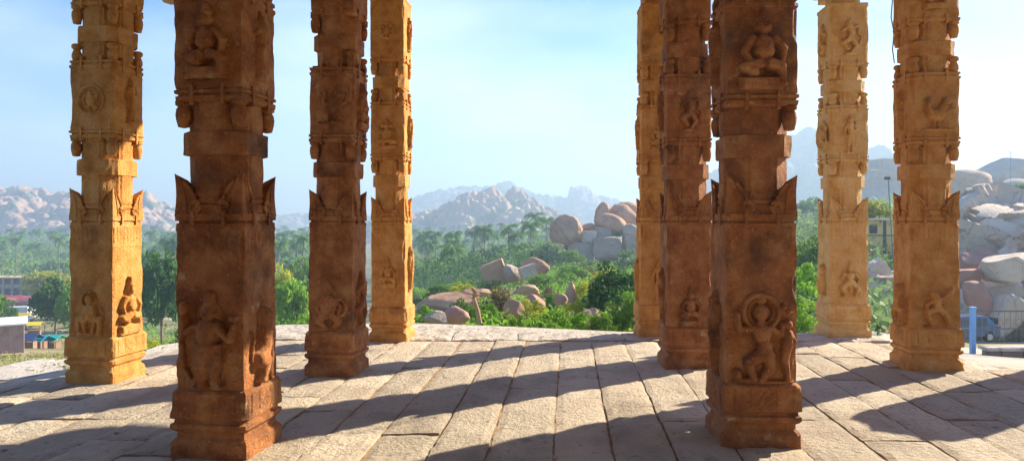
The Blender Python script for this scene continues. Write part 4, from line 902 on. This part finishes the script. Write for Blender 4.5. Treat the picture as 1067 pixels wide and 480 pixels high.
vehicle('white van just below the yellow awning at the far left', 20, 141, 4.6, 1.9, 2.0, .1, flat('cream_white', (.7, .7, .66), .4))
def canopy(label, px, d, wm, hm, colr, name='market_stall', cat='stall', group='market stalls', peak=.5, depth=2.5):
    c = gpt(px, d); root = empty(name, c, random.uniform(-.3, .3)); tag(root, label, cat, group)
    m2 = MB(); w2, d2 = wm/2, depth/2; th = .06
    for zz in (0, -th):
        pass
    v = [(-w2, -d2, hm), (w2, -d2, hm), (w2, 0, hm+peak), (-w2, 0, hm+peak), (w2, d2, hm), (-w2, d2, hm)]; v += [(x, y, z-th) for x, y, z in v]
    m2.add(v, [(0,1,2,3),(3,2,4,5),(6,9,8,7),(9,11,10,8),(0,6,7,1),(4,10,11,5),(0,3,9,6),(3,5,11,9),(1,7,8,2),(2,8,10,4)]); m2.build('canopy', colr, root)
    for sx in (-1, 1):
        for sy in (-1, 1):
            m3 = MB(); m3.tube([(sx*(w2-.1), sy*(d2-.1), -.2), (sx*(w2-.1), sy*(d2-.1), hm)], .05, 6); m3.build('pole', M['trunk'], root)
    m3 = MB(); m3.box(-w2*.8, w2*.8, -d2*.8, 0, -.2, .9); m3.build('counter', flat('stall_wood', (.3, .18, .12), .8), root)
red = flat('red_awning', (.36, .06, .06), .8); pinkc = flat('pink_awning', (.45, .18, .19), .8); cyan = flat('cyan_tarp', (.02, .35, .50), .6); teal = flat('teal_tarp', (.05, .48, .38), .6); navy = flat('navy_tarp', (.03, .06, .16), .7); yel = flat('yellow_tarp', (.72, .55, .04), .7); blu = flat('blue_tarp', (.05, .2, .55), .6)
rr = random.Random(3)
for k, (px, d) in enumerate([(-6, 205), (1, 200), (7, 207), (12, 199), (18, 206), (23, 200), (29, 206), (34, 201), (10, 190), (26, 190)]):
    canopy('small red or pink market stall in the row before the long ruin', px, d, rr.uniform(2.4, 3.4), 2.1, red if k % 3 else pinkc)
canopy('blue tarpaulin stall at the right end of the red market row', 39, 196, 3.2, 2.6, blu)
canopy('long yellow awning below the white truck at the far left', 23, 148, 5.0, 2.4, yel, 'awning', 'awning', None)
canopy('small yellow awning right of the white van', 37, 128, 2.2, 1.8, yel, 'awning', 'awning', None)
canopy('dark navy tarpaulin tent beside the shed', 31, 84, 2.0, 1.1, navy, 'tarpaulin_tent', 'tent', None, peak=.6)
canopy('bright cyan tarpaulin tent right of the shed', 44, 86, 1.7, 1.0, cyan, 'tarpaulin_tent', 'tent', None, peak=.6)
canopy('teal green tarpaulin tent by the leftmost pillar', 59, 88, 1.6, 1.1, teal, 'tarpaulin_tent', 'tent', None, peak=.6)
def shed():
    d = 74; c = gpt(2, d); x0 = (-46-CX)/F*d; x1 = (25-CX)/F*d; z1 = zof(338, d); z0 = zof(364, d)-.4; root = empty('shed', (x1, d, z0), R(33)); tag(root, 'dusty pink corrugated metal shed with a white roof at the far left edge', 'shed')
    pk = mat('rusty_pink_sheet', [(.34, .23, .21), (.46, .34, .31)], .8, .7, extra=[((.26, .14, .08), .6, .52, .66)]); m2 = MB(); W_ = x1-x0; n = 60
    v = []; 
    for i in range(n+1): v += [(W_*i/n-W_, .05*(i % 2), 0), (W_*i/n-W_, .05*(i % 2), z1-z0)]
    m2.add(v, [(2*i, 2*i+2, 2*i+3, 2*i+1) for i in range(n)]); m2.box(-W_, 0, .06, 4, 0, z1-z0-.01); m2.build('wall', pk, root)
    m2 = MB(); m2.add([(x-W_, y, z) for x, y, z in [(-.3, -.3, z1-z0), (W_+.3, -.3, z1-z0), (W_+.3, 4.3, z1-z0+.25), (-.3, 4.3, z1-z0+.25), (-.3, -.3, z1-z0+.14), (W_+.3, -.3, z1-z0+.14), (W_+.3, 4.3, z1-z0+.4), (-.3, 4.3, z1-z0+.4)]], [(0,3,2,1),(4,5,6,7),(0,1,5,4),(1,2,6,5),(2,3,7,6),(3,0,4,7)])
    m2.build('roof', whitep, root)
shed()
K_ = 'flat pale rocks on the grass at the far left'
for (lab, x0, x1, y0, y1, d) in [('broad white flat rock on the grass nearest the leftmost pillar', 18, 66, 373, 385, 15), ('grey flat rock plate at the left edge of the picture', -20, 14, 376, 388, 14), ('thin white rock strip behind the broad flat rock', 0, 40, 368, 374, 20), ('pale path-like rock sheet just below the platform at the far left', -30, 66, 386, 402, 10.5), ('white flat rock ledge outside the gap between the left pillars', 284, 336, 334, 346, 12.5), ('pale ledge between the leftmost pillar and the left foreground pillar', 150, 186, 357, 372, 11.5)]:
    a = at(x0, y0, d); b = at(x1, y1, d); zt = gz((a.x+b.x)/2, d)+.06
    me = rockmesh(x0*.37+5, 4, 6, .1, 1); me.transform(Matrix.Diagonal(((b.x-a.x)/2, (1.0 if d < 14 else 1.3), .16, 1))); me.materials.append(M['ledge'])
    tag(link('flat_rock', me, None, None, loc=((a.x+b.x)/2, d, zt-.05)), lab, 'rock', K_)
for k, (px, d) in enumerate([(3, 24), (13, 25), (32, 24), (44, 25), (24, 26)]):
    c = gpt(px, d); m2 = MB(); m2.lathe([(.10, -.1), (.085, .05), (.075, .24), (.085, .27), (.04, .33)], 8, c)
    tag(m2.build('stone_stub', concrete), 'short grey stone marker in the row across the grass at the far left', 'marker stone', 'row of short stone markers')
# leaning post in the central bay
mb = MB(); a = at(500, 337, 20); b = at(493, 309, 20); mb.tube([a, a.lerp(b, .5)+Vector((.03, 0, 0)), b], [.07, .055, .05], 8); c2 = at(492, 300, 20)
mb.tube([b, (b.x+.1, b.y, b.z+.06), c2], [.06, .09, .05], 7)
tag(mb.build('leaning_post', mat('weathered_wood', [(.34, .20, .11), (.5, .32, .18)], 5, .9, .5, 15)), 'weathered leaning brown post just behind the platform edge in the central bay', 'post')

# ------------------------------------------------------------------ things on the right
def cream():
    d = 74; x0 = (901-CX)/F*d; x1 = (978-CX)/F*d; z1 = zof(229, d); z0 = zof(284, d)-1; root = empty('cream_building', (x0, d, z0), R(-6)); tag(root, 'low cream building with a stained wall between the pale pillar and the rightmost pillar', 'building')
    W_ = x1-x0; H_ = z1-z0
    cw = mat('stained_cream_plaster', [(.66, .54, .17), (.76, .65, .25)], .5, .9, .2, 3, extra=[((.14, .12, .09), .9, .56, .64)])
    m2 = MB(); m2.box(0, W_, 0, 5, 0, H_); m2.build('wall', cw, root)
    m2 = MB(); m2.box(-.3, W_+.3, -.35, 5.3, H_+.003, H_+.16); m2.build('roof', whitep, root)
    m2 = MB(); m2.box(1.75, 2.05, -.04, .0-.002, 1.2, H_-.1); m2.box(0, W_, -.03, -.003, H_-1.6, H_-1.5); m2.build('drain_pipe', flat('dark_stain', (.1, .09, .08), .9), root)
    m2 = MB(); m2.box(.45, 1.2, -.03, -.002, H_-1.35, H_-.5); m2.build('window', glass, root)
cream()
def pole_lamp(label, px, pyt, pyb, d, lean=0, lamp=True, name='lamp_post', cat='lamp post'):
    c = at(px, pyb, d); t = at(px+lean, pyt, d); root = empty(name, c); tag(root, label, cat); m2 = MB(); v = t-c
    m2.tube([(0, 0, -1), (0, 0, 0), tuple(v)], [.06, .05, .04], 7); m2.build('pole', flat('pole_grey', (.18, .18, .2), .6), root)
    m2 = MB()
    if lamp:
        m2.box(v.x-.30, v.x+.14, -.12, .12, v.z-.1, v.z+.16); m2.build('lamp_head', flat('lamp_dark', (.12, .12, .14), .5), root)
    else:
        m2.box(-.6, .6, -.05, .05, v.z-.5, v.z-.38); m2.box(-.4, .4, -.05, .05, v.z-1.3, v.z-1.2); m2.build('crossarm', flat('crossarm_grey', (.2, .2, .2), .6), root)
pole_lamp('thin dark lamp post leaning above the cream building', 930, 186, 262, 66, -4.5)
pole_lamp('lone utility pole on the skyline near the right edge', 1053, 157, 200, 190, 0, False, 'utility_pole', 'utility pole')
bluep = flat('light_blue_paint', (.16, .38, .72), .45, .5); railm = flat('grey_rail', (.13, .15, .18), .5, .4)
def fence(label, pts, posts, h=1.02, group='sections of the blue-posted fence'):
    root = empty('metal_fence', (0, 0, 0)); tag(root, label, 'fence', group)
    m2 = MB(); 
    for (p, q) in zip(pts[:-1], pts[1:]):
        p = Vector(p); q = Vector(q); n = int((q-p).length/.13)
        for k in range(n+1):
            c = p.lerp(q, k/n); m2.tube([(c.x, c.y, c.z+.12), (c.x, c.y, c.z+h-.06)], .007, 4)
        for hh in (.12, .5, h-.06):
            m2.tube([(p.x, p.y, p.z+hh), (q.x, q.y, q.z+hh)], .018, 5)
    m2.build('bars', railm, root)
    for p in posts:
        m3 = MB(); m3.box(p[0]-.055, p[0]+.055, p[1]-.055, p[1]+.055, p[2]-.3, p[2]+h+.02); m3.box(p[0]-.07, p[0]+.07, p[1]-.07, p[1]+.07, p[2]+h+.021, p[2]+h+.06); m3.build('post', bluep, root)
def fp(px, d, py=None):
    x = (px-CX)/F*d; return (x, d, zof(py, d) if py else gz(x, d))
A0, A1, A2 = fp(845, 46), fp(925, 30), fp(1013.5, 19.6, 362)
A3 = fp(1150, 19.0, 362)
fence('grey railing with a blue post between the pale pillar and the rightmost pillar', [A0, A1, A2], [A0, A2])
fence('grey railing running to the right edge in front of the parked car', [(A2[0]+.1, A2[1], A2[2]), A3], [A3])
def lowwall():
    root = empty('low_stone_wall', (A2[0]+.2, A2[1]-.35, 0)); tag(root, 'low stone wall with a pale coping under the railing at the right edge', 'wall')
    L_ = A3[0]-A2[0]+3; z1 = zof(363, 19.3); z0 = z1-.42
    m2 = MB(); g = random.Random(2)
    for row in range(3):
        x = 0; zz = z0-.3+row*.22
        while x < L_:
            w_ = g.uniform(.2, .42); m2.box(x+.01, x+w_-.01, g.uniform(0, .03), .3, zz, zz+.205); x += w_
    m2.build('masonry', M['grey'], root)
    m2 = MB(); m2.box(-.05, L_, -.06, .36, z1-.05, z1+.04); m2.build('coping', M['ledge'], root)
lowwall()
vehicle('light blue hatchback parked behind the railing at the foot of the rock face', 1000, 43, 3.9, 1.62, 1.5, R(8), flat('pale_blue_car_paint', (.06, .13, .25), .25, .6), 'car', 'car', None)
# unseen stone added outside the frame to cast a shadow over the right-hand paving
RB = None
B('upright stone added just outside the frame to shadow the paving', 1100, 1180, -10+HY-40, 395, 7.4, 'grey', .5, cat='standing stone')

# ------------------------------------------------------------------ haze
mb = MB(); mb.box(-2560, 2560, -260, 2900, -32, 190)
hz = bpy.data.materials.new('haze_air'); hz.use_nodes = True; t = hz.node_tree; t.nodes.remove(t.nodes['Principled BSDF'])
pv = t.nodes.new('ShaderNodeVolumePrincipled'); pv.inputs['Color'].default_value = (.52, .74, 1, 1); pv.inputs['Density'].default_value = .0009; pv.inputs['Anisotropy'].default_value = .2
t.links.new(pv.outputs[0], t.nodes['Material Output'].inputs['Volume'])
tag(mb.build('haze', hz), kind='stuff')
